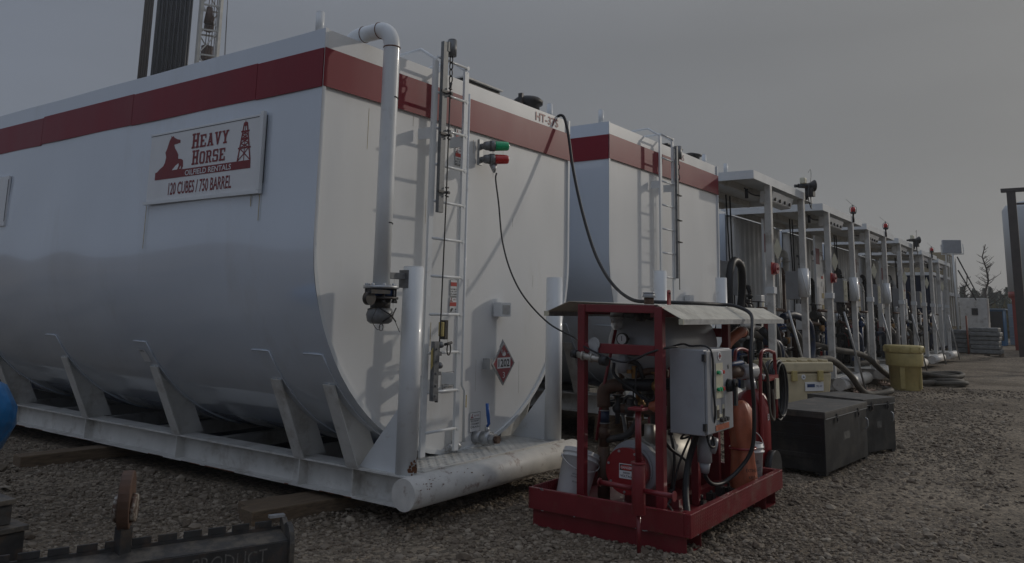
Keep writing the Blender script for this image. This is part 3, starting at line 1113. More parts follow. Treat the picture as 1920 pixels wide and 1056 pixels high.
# sticker: slippery surface
for (z, words, rl) in ((3.305, ['SLIPPERY', 'SURFACE'], True), (3.12, ['THE BLEEDING', 'MUST BE DONE', 'BEFORE USE'], True)):
    s_, mb, y2 = small_sign(T1, 1.635, z, 0.14, 0.165)
    lines(mb, words, 1.642, z-0.115, 0.12, 0.018, y2-0.001, 0.024)
    mb.build('lettering', 'ink', s_)
    mb = MB()
    mb.box(1.640, y2-0.0012, z-0.085, 1.77, y2-0.0002, z-0.05)
    mb.build('warning_band', 'redlab', s_)
    rental_mark(s_, 1.645, z-0.045, y2-0.0005)
s_, mb, y2 = small_sign(T1, 1.625, 1.895, 0.135, 0.15)
lines(mb, ['NO SMOKING', 'OR OPEN', 'FLAMES'], 1.632, 1.80, 0.115, 0.014, y2-0.001, 0.022)
mb.build('lettering', 'ink', s_)
mb = MB()
mb.box(1.63, y2-0.0012, 1.835, 1.755, y2-0.0002, 1.87)
text('DANGER', (1.645, y2-0.002, 1.842), (1, 0, 0), (0, 0, 1), 0.09, 0.02, MB())
mb.build('warning_band', 'redlab', s_)
s_, mb, y2 = small_sign(T1, 1.62, 1.735, 0.14, 0.155)
mb.prism([(0, 0), (.012, .003), (.03, .025), (.045, .03), (.02, .04), (.0, .025)], (1.635, y2-0.001, 1.60), (1, 0, 0), (0, 0, 1), (0, -0.0005, 0))
lines(mb, ['MEN', 'FALL'], 1.70, 1.62, 0.05, 0.014, y2-0.001, 0.022)
mb.build('lettering', 'ink', s_)
mb = MB()
mb.box(1.625, y2-0.0012, 1.655, 1.755, y2-0.0002, 1.69)
mb.build('warning_band', 'redlab', s_)
rental_mark(s_, 1.628, 1.695, y2-0.0005)
for (x, z, words) in ((1.56, 1.075, ['SECONDARY', 'CONTAINMENT', 'MUST ALWAYS', 'INSPECT']), (1.965, 0.69, ['SECONDARY', 'CONTAINMENT', 'DRAIN'])):
    s_, mb, y2 = small_sign(T1, x, z, 0.155, 0.175)
    lines(mb, words, x+0.015, z-0.085, 0.125, 0.016, y2-0.001, 0.027)
    mb.box(x+0.004, y2-0.0012, z-0.062, x+0.151, y2-0.0004, z-0.058)
    mb.build('lettering', 'ink', s_)
    rental_mark(s_, x+0.015, z-0.05, y2-0.0005)

# unit number on the end wall
mb = MB()
text('HT-37S', (2.98, -0.0125, 3.66), (1, 0, 0.0), (0, 0, 1), 0.46, 0.095, mb, off=0.018)
mb.build('unit_number', 'maroon', T1)

# hazard placard
mb = MB()
cx_, cz_, yy = 2.33, 1.125, -0.12
D = [(0, -.205), (.185, 0), (0, .205), (-.185, 0)]
mb.prism(D, (cx_, yy, cz_), (1, 0, 0), (0, 0, 1), (0, 0.012, 0))
mb.prism([(-.05, .15), (.05, .15), (0, .225)], (cx_, yy+0.014, cz_), (1, 0, 0), (0, 0, 1), (0, 0.006, 0))
mb.box(cx_-.21, yy+0.005, cz_-.05, cx_-.17, -0.03, cz_+.05)
mb.box(cx_+.10, yy+0.013, cz_-.05, cx_+.12, -0.03, cz_+.05)
pl = mb.build('hazard_placard', 'galv', T1, label='diamond hazard placard numbered 1202')
mb = MB()
mb.prism([(p[0]*.86, p[1]*.86) for p in D], (cx_, yy-0.0025, cz_), (1, 0, 0), (0, 0, 1), (0, 0.002, 0))
M['placred'] = mat('placard_red', (0.30, 0.07, 0.08), 0.4, var=0.1, vscale=12, coat=0.3)
mb.build('red_face', 'placred', pl)
mb = MB()
mb.box(cx_-.105, yy-0.0045, cz_-.045, cx_+.105, yy-0.0027, cz_+.055)
text('3', (cx_-.018, yy-0.005, cz_-.135), (1, 0, 0), (0, 0, 1), 0.035, 0.055, mb)
mb.prism([(-.03, 0), (0, -.012), (.03, 0), (.022, .03), (.012, .015), (0, .045), (-.012, .015), (-.022, .03)], (cx_, yy-0.004, cz_+.078), (1, 0, 0), (0, 0, 1), (0, 0.001, 0))
mb.build('white_panel', 'signwhite', pl)
mb = MB()
text('1202', (cx_-.09, yy-0.0056, cz_-.032), (1, 0, 0), (0, 0, 1), 0.18, 0.072, mb, off=0.02)
mb.build('number', 'ink', pl)
mb = MB()
for sx in (-1, 1):
    mb.tube([(cx_+sx*.045, yy-.012, cz_+.13), (cx_+sx*.06, yy-.016, cz_+.10), (cx_+sx*.035, yy-.012, cz_+.095)], 0.005, 5)
mb.build('clip', 'galv', pl)

# company sign on the long side (faces -X)
mb = MB()
PX = -0.012
mb.box(PX-0.02, 0.655, 2.545, PX, 2.26, 3.17)
sg = mb.build('company_sign', 'signwhite', T1, label='white company sign with maroon horse and derrick')
mb = MB()
mb.box(PX-0.032, 0.615, 2.515, PX, 2.30, 2.543)
mb.box(PX-0.032, 0.615, 2.545, PX, 0.652, 3.19)
mb.box(PX-0.006, 0.655, 3.172, PX, 2.30, 3.18)
mb.build('sign_frame', 'white', sg)
mb = MB()
mb.box(PX-0.0225, 0.68, 3.150, PX-0.0205, 2.27, 3.155)
mb.box(PX-0.004, 0.6, 2.6, PX, 0.606, 3.16)
mb.build('sign_gap', 'ink', sg)
SG = PX-0.0225
horse = [(2.145, 2.735), (2.147, 2.803), (2.115, 2.808), (2.082, 2.831), (2.027, 2.855), (2.003, 2.887), (1.992, 2.936), (2.01, 2.98), (1.989, 3.011), (1.971, 3.052), (1.955, 3.088), (1.936, 3.107), (1.934, 3.128), (1.918, 3.115), (1.902, 3.122), (1.885, 3.106), (1.84, 3.088), (1.789, 3.076), (1.787, 3.048), (1.813, 3.049), (1.826, 3.045), (1.869, 3.044), (1.882, 3.038), (1.863, 3.007), (1.825, 2.97), (1.804, 2.943), (1.801, 2.906), (1.752, 2.899), (1.723, 2.886), (1.714, 2.828), (1.734, 2.804), (0.933, 2.802), (0.759, 2.801), (0.755, 2.733)]
mb = MB()
mb.prism(horse, (SG, 0, 0), (0, 1, 0), (0, 0, 1), (0.0015, 0, 0))
# derrick emblem
k = 0
def dl(a, b, wd):
    global k
    k += 1
    d = SG-0.0002*k/10
    a, b = Vector((0, *a)), Vector((0, *b))
    t_ = (b-a).normalized()
    nn = Vector((0, -t_.z, t_.y))*wd/2
    vs = [p+Vector((d, 0, 0)) for p in (a-nn, b-nn, b+nn, a+nn)]
    mb.add(vs, [(0, 1, 2, 3)])
def lx(z, side):
    t_ = (z-2.802)/(3.119-2.802)
    return (0.934+(0.873-0.934)*t_) if side == 0 else (0.765+(0.835-0.765)*t_)
for sd in (0, 1):
    dl((lx(2.802, sd), 2.802), (lx(3.12, sd), 3.12), 0.016)
for z in (2.91, 2.986, 3.05):
    ex = 0.022 if z != 2.986 else 0
    dl((lx(z, 0)+ex, z), (lx(z, 1)-ex, z), 0.013)
zz = [2.802, 2.91, 2.95, 2.986, 3.02, 3.05]
for a, b in zip(zz[:-1], zz[1:]):
    dl((lx(a, 0), a), (lx(b, 1), b), 0.009)
    dl((lx(a, 1), a), (lx(b, 0), b), 0.009)
dl(((lx(2.802, 0)+lx(2.802, 1))/2, 2.802), ((lx(3.11, 0)+lx(3.11, 1))/2, 3.11), 0.008)
mb.prism([(0.882, 3.095), (0.826, 3.095), (0.83, 3.125), (0.85, 3.128), (0.852, 3.14), (0.858, 3.14), (0.86, 3.128), (0.876, 3.125)], (SG-0.001, 0, 0), (0, 1, 0), (0, 0, 1), (0.0005, 0, 0))
mb.build('emblem', 'maroon', sg)
mb = MB()
slab('HEAVY', (0, 1.605, 2.975), (0, -1, 0), (0, 0, 1), 0.53, 0.135, mb, (SG, 0, 0))
for v in mb.v:
    v.x = SG-abs(v.x-SG)*0.02
slab('HORSE', (0, 1.585, 2.828), (0, -1, 0), (0, 0, 1), 0.48, 0.13, mb, (SG, 0, 0))
for v in mb.v:
    if v.x < SG*1.001 and v.x < SG-0.0005:
        v.x = SG-abs(v.x-SG)*0.02
text('120 CUBES / 750 BARREL', (SG, 1.912, 2.583), (0, -1, 0), (0, 0, 1), 0.92, 0.112, mb, off=0.012)
mb.build('lettering', 'maroon', sg)
mb = MB()
text('OILFIELD RENTALS', (SG-0.002, 1.67, 2.742), (0, -1, 0), (0, 0.0, 1), 0.66, 0.048, mb, off=0.012)
mb.prism([(1.88, 2.807), (1.825, 2.846), (1.785, 2.863), (1.778, 2.842), (1.798, 2.807)], (SG-0.001, 0, 0), (0, 1, 0), (0, 0, 1), (0.0005, 0, 0))
mb.prism([(1.765, 2.812), (1.743, 2.839), (1.745, 2.81)], (SG-0.001, 0, 0), (0, 1, 0), (0, 0, 1), (0.0005, 0, 0))
mb.build('white_lettering', 'signwhite', sg)
# drips below the sign
mb = MB()
for (yy, z1, z0_) in ((2.285, 2.51, 2.12), (0.64, 2.51, 2.3), (1.1, 2.51, 2.45), (1.35, 2.51, 2.46), (0.75, 2.51, 2.42)):
    mb.box(-0.0082, yy, z0_, -0.0062, yy+0.006, z1)
mb.build('rust_streak', 'stain', T1)
# second sign, at the edge of the picture
mb = MB()
mb.box(-0.03, 5.15, 2.45, -0.010, 6.6, 3.02)
s2 = mb.build('far_sign', 'signwhite', T1)
mb = MB()
mb.box(-0.032, 5.152, 2.5, -0.0305, 5.165, 2.98)
mb.build('sign_edge', 'ink', s2)
# little plate on a wear pad
mb = MB()
a0 = math.asin((ZC-1.20)/RR)
a1 = math.asin((ZC-1.08)/RR)
q = [(RR-cos(a)*(RR+0.010), ZC-sin(a)*(RR+0.010)) for a in (a0, a1)]
mb.add([(q[0][0], 2.72, q[0][1]), (q[0][0], 2.60, q[0][1]), (q[1][0], 2.60, q[1][1]), (q[1][0], 2.72, q[1][1])], [(0, 1, 2, 3)])
pp = mb.build('data_plate', 'signwhite', T1)
mb = MB()
text('LABEL', (q[0][0]*0.8+q[1][0]*.2-0.003, 2.71, q[0][1]*.8+q[1][1]*.2), (0, -1, 0), Vector((q[0][0]-q[1][0], 0, q[0][1]-q[1][1])).normalized(), 0.09, 0.02, mb)
mb.build('plate_lettering', 'ink', pp)
# rust patch at the bollard foot
mb = MB()
for i in range(26):
    a = random.uniform(-2.1, -0.9)
    z = BT+abs(random.gauss(0.05, 0.035))
    sz = random.uniform(0.004, 0.02)*(1.2 if z < 0.45 else 0.7)
    c = Vector((0.776+0.0845*cos(a), -0.337+0.0845*sin(a), z))
    e = Vector((-sin(a), cos(a), 0))
    n_p = 7
    mb.add([c+e*sz*cos(2*pi*j/n_p)*random.uniform(.6, 1.2)+Vector((0, 0, sz*sin(2*pi*j/n_p)*random.uniform(.6, 1.3))) for j in range(n_p)], [tuple(range(n_p))])
mb.build('rust_patch', 'rustspot', T1)
mb = MB()
for i in range(34):
    x = random.choice([random.uniform(0.66, 0.95), random.uniform(0.65, 1.5)])
    a = random.uniform(-2.6, -1.2)
    a = a if random.random() < .8 else random.uniform(1.0, 2.4)
    c = Vector((x, -0.47+0.1192*cos(a+pi/2*0)*0-0.1192*sin(-a), 0.265+0.1192*cos(a)*1))
    c = Vector((x, -0.47-0.1195*sin(abs(a)*0.5), 0.265+0.1195*cos(abs(a)*0.5)))
    t_ = Vector((0, -cos(abs(a)*0.5), -sin(abs(a)*0.5)))
    ex_ = Vector((1, 0, 0))*random.uniform(0.002, 0.014)
    tz = t_*random.uniform(0.001, 0.005)
    mb.add([c+ex_*cos(2*pi*j/6)*random.uniform(.6, 1.2)+tz*sin(2*pi*j/6) for j in range(6)], [tuple(range(6))])
mb.build('paint_chip', 'rustspot', T1)
for i in range(16):
    x = random.uniform(0.5, 3.3)
    z1 = random.choice([3.30, 3.30, 2.6, 2.0, 1.5, 1.2])+random.uniform(-.1, .02)
    L_ = random.uniform(.08, .4)
    mb = MB(); mb.box(x, -0.0092, z1-L_, x+random.uniform(.002, .006), -0.0086, z1)
    mb.build('dirt_run', 'stain' if i % 3 == 0 else 'face_dirt', T1)
for i in range(22):
    y = random.uniform(-0.3, 6.5)
    mb = MB(); mb.box(SX0-0.0012, y, BB+.0, SX0-0.0004, y+random.uniform(.05, .3), BB+random.uniform(.003, .008))
    mb.build('edge_wear', 'rustspot', T1)
# hatch and vent on the roof
mb = MB()
mb.box(1.78, 0.02, H+0.06, 2.42, 0.62, H+0.075)
rh_ = mb.build('roof_hatch', 'beam', T1)
mb = MB()
mb.box(1.80, 0.05, H-0.003, 2.40, 0.60, H+0.059)
mb.build('hatch_coaming', 'dark', rh_)
mb = MB()
mb.lathe([(0.13, 0), (0.13, 0.05), (0.165, 0.06), (0.17, 0.10), (0.13, 0.135), (0.03, 0.15)], (3.12, 0.19, H+0.04), n=24)
mb.cyl((3.12, 0.19, H-0.01), (3.12, 0.19, H+0.05), 0.12, n=20)
mb.box(2.93, 0.14, H, 2.96, 0.19, H+0.19)
mb.build('roof_vent', 'dark', T1)

# ------------------------------------------------------------------ second big tank
T2 = big_tank((4.60, 0.0, 0.19), 'second white striped tank, beside the nearest one, with ladder and no sign', full=False)
OFF[0] = Vector((0, 0, 0))
ladder(T2, 1.20, 1.60, -0.16, 11)
mb = MB()
mb.box(1.62, -0.215, 1.9, 1.665, -0.18, 3.74)
f2 = mb.build('fall_arrest_mast', 'darkgalv', T2)
mb = MB()
mb.cyl((1.75, -0.18, 3.58), (1.75, -0.18, 3.76), 0.05, n=16)
mb.build('shock_absorber', 'darkgalv', f2)
mb = MB()
for k_ in range(4):
    P = [(1.75+(cos(2*pi*j/10)*0.02 if k_ % 2 == 0 else 0), -0.18+(cos(2*pi*j/10)*0.02 if k_ % 2 else 0), 3.54-k_*0.075+sin(2*pi*j/10)*0.042) for j in range(10)]
    mb.tube(P, 0.007, 5, closed=True)
mb.tube([(1.75, -0.18, 3.3), (1.74, -0.18, 1.75)], 0.006, 5)
for z in (2.4, 2.7, 3.05):
    mb.tube([(1.60, -0.225, z), (1.76, -0.22, z), (1.78, -0.19, z), (1.64, -0.175, z)], 0.008, 5)
mb.build('lifeline', 'dark', f2)
mb = MB()
mb.box(2.26, -0.10, 1.56, 2.42, -0.03, 1.69)
mb.build('louvre_box', 'white', T2)
mb = MB()
mb.box(1.85, 0.02, H+0.05, 2.4, 0.5, H+0.065)
mb.lathe([(0.13, 0), (0.13, 0.05), (0.165, 0.06), (0.17, 0.08), (0.03, 0.12)], (3.1, 0.19, H+0.03), n=20)
mb.build('roof_hatch', 'dark', T2)
mb = MB()
text('HT-36S', (1.9, -0.0125, 3.66), (1, 0, 0), (0, 0, 1), 0.45, 0.085, mb, off=0.004)
mb.build('unit_number', 'maroon', T2)

# ------------------------------------------------------------------ open-fronted tank units further along the row
def flanged_riser(R_, x, y, z0, z1, r=0.055, body='dark', name='riser_pipe'):
    mb = MB()
    mb.cyl((x, y, z0), (x, y, z1), r, n=12)
    zz = z0+0.12
    while zz < z1-0.05:
        mb.cyl((x, y, zz), (x, y, zz+0.03), r*1.75, n=12)
        mb.cyl((x, y, zz+0.045), (x, y, zz+0.075), r*1.75, n=12)
        zz += random.uniform(0.28, 0.45)
    return mb.build(name, body, R_)


def porch_unit(k, xl, xr, p1, p2, zr, label, beacon, far=False):
    """roof edges xl..xr, front posts at p1,p2, roof top height zr, all in world x"""
    yf, yp, yb = -0.50, -0.45, 1.55
    R_ = root('porch_tank', (xl, yf, 0), label, 'tank unit', 'white tank units with open porches')
    # body behind
    mb = MB()
    mb.box(xl+0.02, yb+0.02, 0.40, xr-0.02, 12.0, zr-0.1)
    mb.build('tank_body', 'shell', R_)
    # corrugated back wall
    mb = MB()
    n = 11
    x = xl+0.05
    st = (xr-xl-0.1)/n
    vs, fs = [], []
    for i in range(n):
        a = x+i*st
        for (u, v) in ((0, 0), (0.2, 0), (0.28, -0.07), (0.4, -0.12), (0.6, -0.14), (0.8, -0.12), (0.92, -0.07)):
            vs += [(a+u*st, yb+v, 0.42), (a+u*st, yb+v, zr-0.16)]
    for i in range(len(vs)//2-1):
        fs.append((2*i, 2*i+2, 2*i+3, 2*i+1))
    mb.add(vs, fs)
    mb.build('back_wall', 'face', R_)
    # left side return wall, short, with the stripe on it
    mb = MB()
    mb.box(xl+0.25, yb-0.75, 0.42, xl+0.95, yb-0.70, zr-0.22)
    mb.build('side_panel', 'face', R_)
    mb = MB()
    mb.box(xl+0.25, yb-0.755, zr-0.95, xl+0.60, yb-0.752, zr-0.55)
    mb.build('stripe', 'stripe', R_)
    mb = MB()
    text('HT-%dS' % (34-k), (xl+0.62, yb-0.755, zr-0.72), (1, 0, 0), (0, 0, 1), 0.30, 0.10, mb, off=0.01)
    mb.build('unit_number', 'maroon', R_)
    # roof slab with fascia
    mb = MB()
    mb.box(xl, yf, zr-0.035, xr, yb+0.1, zr)
    mb.box(xl, yf, zr-0.14, xl+0.03, yb, zr-0.036)
    mb.box(xr-0.03, yf, zr-0.14, xr, yb, zr-0.036)
    mb.box(xl+0.031, yf, zr-0.14, xr-0.031, yf+0.03, zr-0.036)
    mb.build('roof', 'white', R_)
    for yy in (0.1, 0.75, 1.3):
        mb = MB()
        mb.box(xl+0.04, yy, zr-0.15, xr-0.04, yy+0.06, zr-0.037)
        mb.build('roof_beam', 'beam', R_)
    for xx in (xl+0.1, xr-0.25):
        mb = MB()
        mb.cyl((xx, 0.0, zr-0.01), (xx, 0.0, zr+0.16), 0.034, n=12)
        mb.build('lifting_stub', 'white', R_)
    # posts
    for xx in (p1, p2):
        mb = MB()
        mb.box(xx-0.055, yp-0.055, BT, xx+0.055, yp+0.055, zr-0.14)
        po = mb.build('post', 'beam', R_, bevel=0.008)
        mb = MB()
        mb.box(xx-0.075, yp-0.075, 1.97, xx+0.075, yp+0.075, 2.08)
        mb.cyl((xx+0.12, yp-0.03, 2.03), (xx+0.12, yp+0.03, 2.03), 0.05, n=10)
        mb.build('collar', 'white', po)
    # white tube on the second post
    if k in (0, 1, 2):
        mb = MB()
        mb.cyl((p2-0.10, yp-0.02, 1.95), (p2-0.10, yp-0.02, 2.48), 0.095, n=18)
        mb.tube([(p2-0.35, yp-.05, 2.45), (p2-0.18, yp-.1, 2.0), (p2+0.02, yp-.1, 2.0), (p2+0.22, yp-.05, 2.45)], 0.010, 5)
        mb.build('document_tube', 'white', R_)
    # skid, bumper, floor
    for xx in (p1-0.1, p2-0.1):
        mb = MB()
        mb.box(xx, yf, BT-0.014, xx+0.2, 11.8, BT)
        mb.box(xx, yf, BB, xx+0.2, 11.8, BB+0.014)
        mb.box(xx+0.095, yf, BB+0.014, xx+0.105, 11.8, BT-0.014)
        mb.build('skid_beam', 'beam', R_)
    mb = MB()
    mb.cyl((p1-0.18, yf-0.10, 0.27), (p2+0.18, yf-0.10, 0.27), 0.125, n=24)
    mb.build('bumper_pipe', 'rust', R_)
    mb = MB()
    mb.box(p1+0.1, yf+0.02, BT-0.03, p2-0.1, yb, BT+0.004)
    mb.build('platform', 'grate', R_)
    # strip lights under the roof edge
    mb = MB()
    mb.hexa([(p1+0.35, yf+0.12, zr-0.36), (p1+1.55, yf+0.12, zr-0.36), (p1+1.55, yf+0.32, zr-0.38), (p1+0.35, yf+0.32, zr-0.38),
             (p1+0.35, yf+0.06, zr-0.18), (p1+1.55, yf+0.06, zr-0.18), (p1+1.55, yf+0.30, zr-0.16), (p1+0.35, yf+0.30, zr-0.16)])
    sl_ = mb.build('strip_light', 'signwhite', R_, bevel=0.02)
    for i in range(4):
        mb = MB()
        mb.box(p1+0.5+i*0.28, yf+0.07, zr-0.34, p1+0.53+i*0.28, yf+0.1, zr-0.28)
        mb.build('latch', 'dark', sl_)
    mb = MB()
    mb.tube(cr([(p1-0.3, yf+.35, zr-0.2), (p1+0.1, yf+.35, zr-0.26), (p1+0.9, yf+.4, zr-0.2), (p2-0.2, yf+.35, zr-0.27), (p2+0.1, yf+.3, zr-0.2)], 5), 0.012, 5)
    mb.cyl((p1-0.2, yf+.35, zr-0.36), (p1-0.2, yf+.35, zr-0.2), 0.03, n=8)
    mb.build('wiring', 'black', R_)
    # diamond placard edge-on against the first post
    mb = MB()
    mb.prism([(0, -.19), (.075, 0), (0, .19), (-.075, 0)], (p1+0.10, yp-0.10, 2.72), Vector((0.6, -0.8, 0)), (0, 0, 1), (0.010, 0.008, 0))
    pl_ = mb.build('placard', 'label', R_)
    # hose reel / alarm, red, on post
    if k in (0, 1):
        mb = MB()
        mb.cyl((p1-0.08, yp-0.06, 2.38), (p1-0.08, yp-0.15, 2.38), 0.09, n=20)
        mb.cyl((p1-0.08, yp-0.151, 2.38), (p1-0.08, yp-0.17, 2.38), 0.025, n=12)
        ar = mb.build('alarm_bell', 'red', R_)
        mb = MB()
        mb.box(p1-0.17, yp-0.085, 2.28, p1+0.01, yp-0.0655, 2.48)
        mb.build('bell_plate', 'redlab', ar)
    # control box and panel on the wall
    mb = MB()
    mb.box(p1+0.35, 0.25, 1.95, p1+0.75, 0.55, 2.55)
    cb = mb.build('control_box', 'cab', R_, bevel=0.006)
    mb = MB()
    mb.box(p1+0.38, 0.235, 2.0, p1+0.72, 0.248, 2.5)
    for (dx, dz) in ((.1, .12), (.2, .12), (.1, .24), (.2, .3)):
        mb.cyl((p1+0.38+dx, 0.22, 2.0+dz), (p1+0.38+dx, 0.236, 2.0+dz), 0.02, n=8)
    mb.build('panel_face', 'label', cb)
    mb = MB()
    mb.tube(cr([(p1+0.45, 0.4, 1.95), (p1+0.42, 0.4, 1.6), (p1+0.6, 0.4, 1.5), (p1+0.62, 0.4, 1.95)], 5), 0.012, 5)
    mb.build('cable', 'black', cb)
    for q_ in (((p1+0.42, 0.4, 2.55), (p1+0.3, 0.4, zr-.2)), ((p1+0.55, 0.4, 2.55), (p1+0.5, 0.4, zr-.2))):
        mb = MB()
        mb.tube(q_, 0.014, 5)
        mb.build('cable', 'black', cb)
    # notices on the wall panel
    for (zz, hh, mt) in ((2.75, .1, 'signwhite'), (2.55, .07, 'redlab'), (2.35, .13, 'signwhite'), (2.05, .13, 'yellow'), (1.75, .13, 'yellow')):
        mb = MB()
        mb.box(xl+0.7, yb-0.757, zz, xl+0.88, yb-0.752, zz+hh)
        mb.build('notice', mt, R_)
    # pipe frame
    mb = MB()
    mb.tube([(p1+0.05, -0.2, 1.72), (p1+0.9, -0.2, 1.72), (p1+1.5, -0.2, 1.70)], 0.03, 8)
    mb.build('handrail', 'brown', R_)
    mb = MB()
    mb.cyl((p1+0.75, -0.2, BT), (p1+0.75, -0.2, 1.72), 0.028, n=8)
    mb.build('handrail_post', 'rust', R_)
    # risers and valves
    xs = [p1+1.15, p1+1.62, p1+0.45]
    for i, xx in enumerate(xs):
        y_ = (0.15, 0.55, 0.7)[i]
        rp = flanged_riser(R_, xx, y_, BT, (1.65, 1.9, 1.5)[i], 0.06, ('dark', 'dark', 'white')[i])
        mb = MB()
        z = (1.62, 1.75, 1.35)[i]
        mb.ball((xx, y_-0.02, z), 0.11, sc=(1, 1, .8))
        mb.cyl((xx, y_, z+0.05), (xx, y_, z+0.24), 0.02, n=6)
        mb.cyl((xx, y_, z+0.22), (xx, y_, z+0.235), 0.13, n=14)
        mb.cyl((xx-0.18, y_, z), (xx+0.18, y_, z), 0.055, n=12)
        mb.cyl((xx-0.19, y_, z), (xx-0.16, y_, z), 0.095, n=12)
        mb.cyl((xx+0.16, y_, z), (xx+0.19, y_, z), 0.095, n=12)
        mb.build('valve', 'dark' if i != 2 else 'bluecoat', rp)
        mb = MB()
        mb.cyl((xx+0.02, y_-0.07, z-0.28), (xx+0.02, y_-0.16, z-0.28), 0.07, n=12)
        mb.build('brass_fitting', 'brass', rp)
    mb = MB()
    mb.lathe([(0.0, 0), (0.2, 0.0), (0.22, 0.1), (0.22, 0.55), (0.16, 0.66), (0.05, 0.7)], (xr-0.75, 0.9, BT+0.4), n=18)
    mb.cyl((xr-0.75, 0.9, BT), (xr-0.75, 0.9, BT+0.4), 0.12, n=12)
    mb.build('pump_housing', 'white' if k % 2 else 'dark', R_)
    mb = MB()
    mb.box(xr-1.1, 0.2, BT, xr-0.75, 0.5, BT+0.42)
    mb.cyl((xr-1.35, 0.35, BT+0.22), (xr-1.1, 0.35, BT+0.22), 0.14, n=14)
    mb.build('motor', 'redlab' if k in (1, 3) else 'cab', R_)
    # beacon or horn
    bx, by, bz = p2, yf-0.02, zr-0.02
    if beacon == 'red':
        mb = MB()
        mb.cyl((bx, by, zr-0.14), (bx, by, bz+0.08), 0.022, n=8)
        mb.cyl((bx, by, bz+0.08), (bx, by, bz+0.12), 0.06, 0.068, n=14)
        bc = mb.build('beacon', 'dark', R_)
        mb = MB()
        mb.lathe([(0.052, 0), (0.055, 0.07), (0.045, 0.11), (0.02, 0.12)], (bx, by, bz+0.12), n=16)
        mb.build('lens', 'redlens', bc)
        mb = MB()
        for a in (0, pi/2):
            mb.tube([(bx+q_*cos(a), by+q_*sin(a), bz+h_) for q_, h_ in ((.07, .11), (.075, .22), (0, .29), (-.075, .22), (-.07, .11))], 0.006, 5)
        mb.build('lens_guard', 'dark', bc)
        mb = MB()
        mb.tube([(bx, by, bz+0.28), (bx-0.22, by+0.1, bz+0.40)], 0.004, 4)
        mb.build('whip', 'dark', bc)
    if beacon == 'horn':
        mb = MB()
        mb.cyl((bx+0.02, by-0.03, zr-0.15), (bx+0.02, by-0.03, zr+0.12), 0.025, n=8)
        mb.box(bx+0.0, by-0.16, zr-0.08, bx+0.16, by-0.04, zr+0.08)
        hb = mb.build('horn_bracket', 'dark', R_)
        hd = Vector((0.62, -0.78, 0.05)).normalized()
        hc = Vector((bx-0.11, by+0.08, zr+0.11))
        mb = MB()
        mb.lathe([(0.04, 0), (0.05, 0.12), (0.05, 0.2), (0.065, 0.24), (0.105, 0.31), (0.11, 0.32), (0.09, 0.305), (0.03, 0.25)], hc, ax=hd, n=20)
        mb.cyl(hc-hd*0.07, hc, 0.03, n=10)
        mb.build('horn', 'dark', hb)
        mb = MB()
        mb.box(bx-0.12, by-0.05, zr+0.15, bx+0.03, by+0.05, zr+0.27)
        mb.build('siren_box', 'label', hb, bevel=0.02)
        mb = MB()
        mb.tube(cr([(bx-0.1, by-0.12, zr+0.15), (bx-0.2, by-0.12, zr-0.12), (bx-0.05, by-0.13, zr-0.33), (bx+0.06, by-0.1, zr-0.15), (bx+0.02, by-0.1, zr+0.08)], 5), 0.009, 5)
        mb.tube(cr([(bx-0.06, by-0.1, zr+0.36), (bx+0.03, by-0.12, zr+0.43), (bx+0.14, by-0.1, zr+0.34), (bx+0.08, by-0.1, zr+0.2)], 5), 0.004, 4)
        mb.build('horn_cable', 'black', hb)
    # dense pipework at the back of the porch
    rr_ = random.Random(k+40)
    for i in range(14):
        xx = p1-0.35+i*(p2-p1+0.9)/14+rr_.uniform(-.06, .06)
        y_ = rr_.uniform(0.75, 1.35)
        zt = rr_.uniform(1.2, 3.2)
        r_ = rr_.choice([.03, .045, .06, .075])
        mb = MB()
        mb.cyl((xx, y_, BT), (xx, y_, zt), r_, n=10)
        mb.tube(cr([(xx, y_, zt), (xx, y_+.03, zt+.1), (xx+.1, y_+.1, zt+.13), (xx+.3, y_+.12, zt+.13)], 3), r_, 8)
        for z in (0.8, zt-0.1):
            mb.cyl((xx, y_, z), (xx, y_, z+.03), r_*1.6, n=10)
        mb.build('pipe', rr_.choice(['beam', 'dark', 'white', 'brown', 'dark']), R_)
    for i in range(12):
        xx = rr_.uniform(p1-.2, p2+.3)
        y_ = rr_.uniform(-.1, .9)
        z = rr_.uniform(.55, 1.5)
        s_ = rr_.uniform(.06, .11)
        mb = MB()
        mb.ball((xx, y_, z), s_)
        mb.cyl((xx-s_*2, y_, z), (xx+s_*2, y_, z), s_*.6, n=10)
        mb.cyl((xx, y_, BT), (xx, y_, z), s_*.5, n=8)
        mb.tube([(xx, y_, z+s_), (xx, y_, z+s_*2.2), (xx+s_*2.4, y_-.05, z+s_*2.4)], .014, 5)
        mb.build('valve', rr_.choice(['dark', 'dark', 'bluecoat', 'brown', 'darkgalv']), R_)
    for i in range(4):
        xx = rr_.uniform(p1-.2, p2+.2)
        y_ = rr_.uniform(.1, 1.3)
        z = rr_.uniform(.6, 1.6)
        w_, h_ = rr_.uniform(.15, .4), rr_.uniform(.3, .9)
        mb = MB(); mb.box(xx, y_, z, xx+w_, y_+.12, z+h_)
        eb = mb.build('equipment_box', rr_.choice(['cab', 'beam', 'dark', 'face', 'cab']), R_, bevel=.01)
        mb = MB(); mb.box(xx+.03, y_-.006, z+h_*.55, xx+w_*.6, y_-.001, z+h_*.8); mb.build('label', 'label', eb)
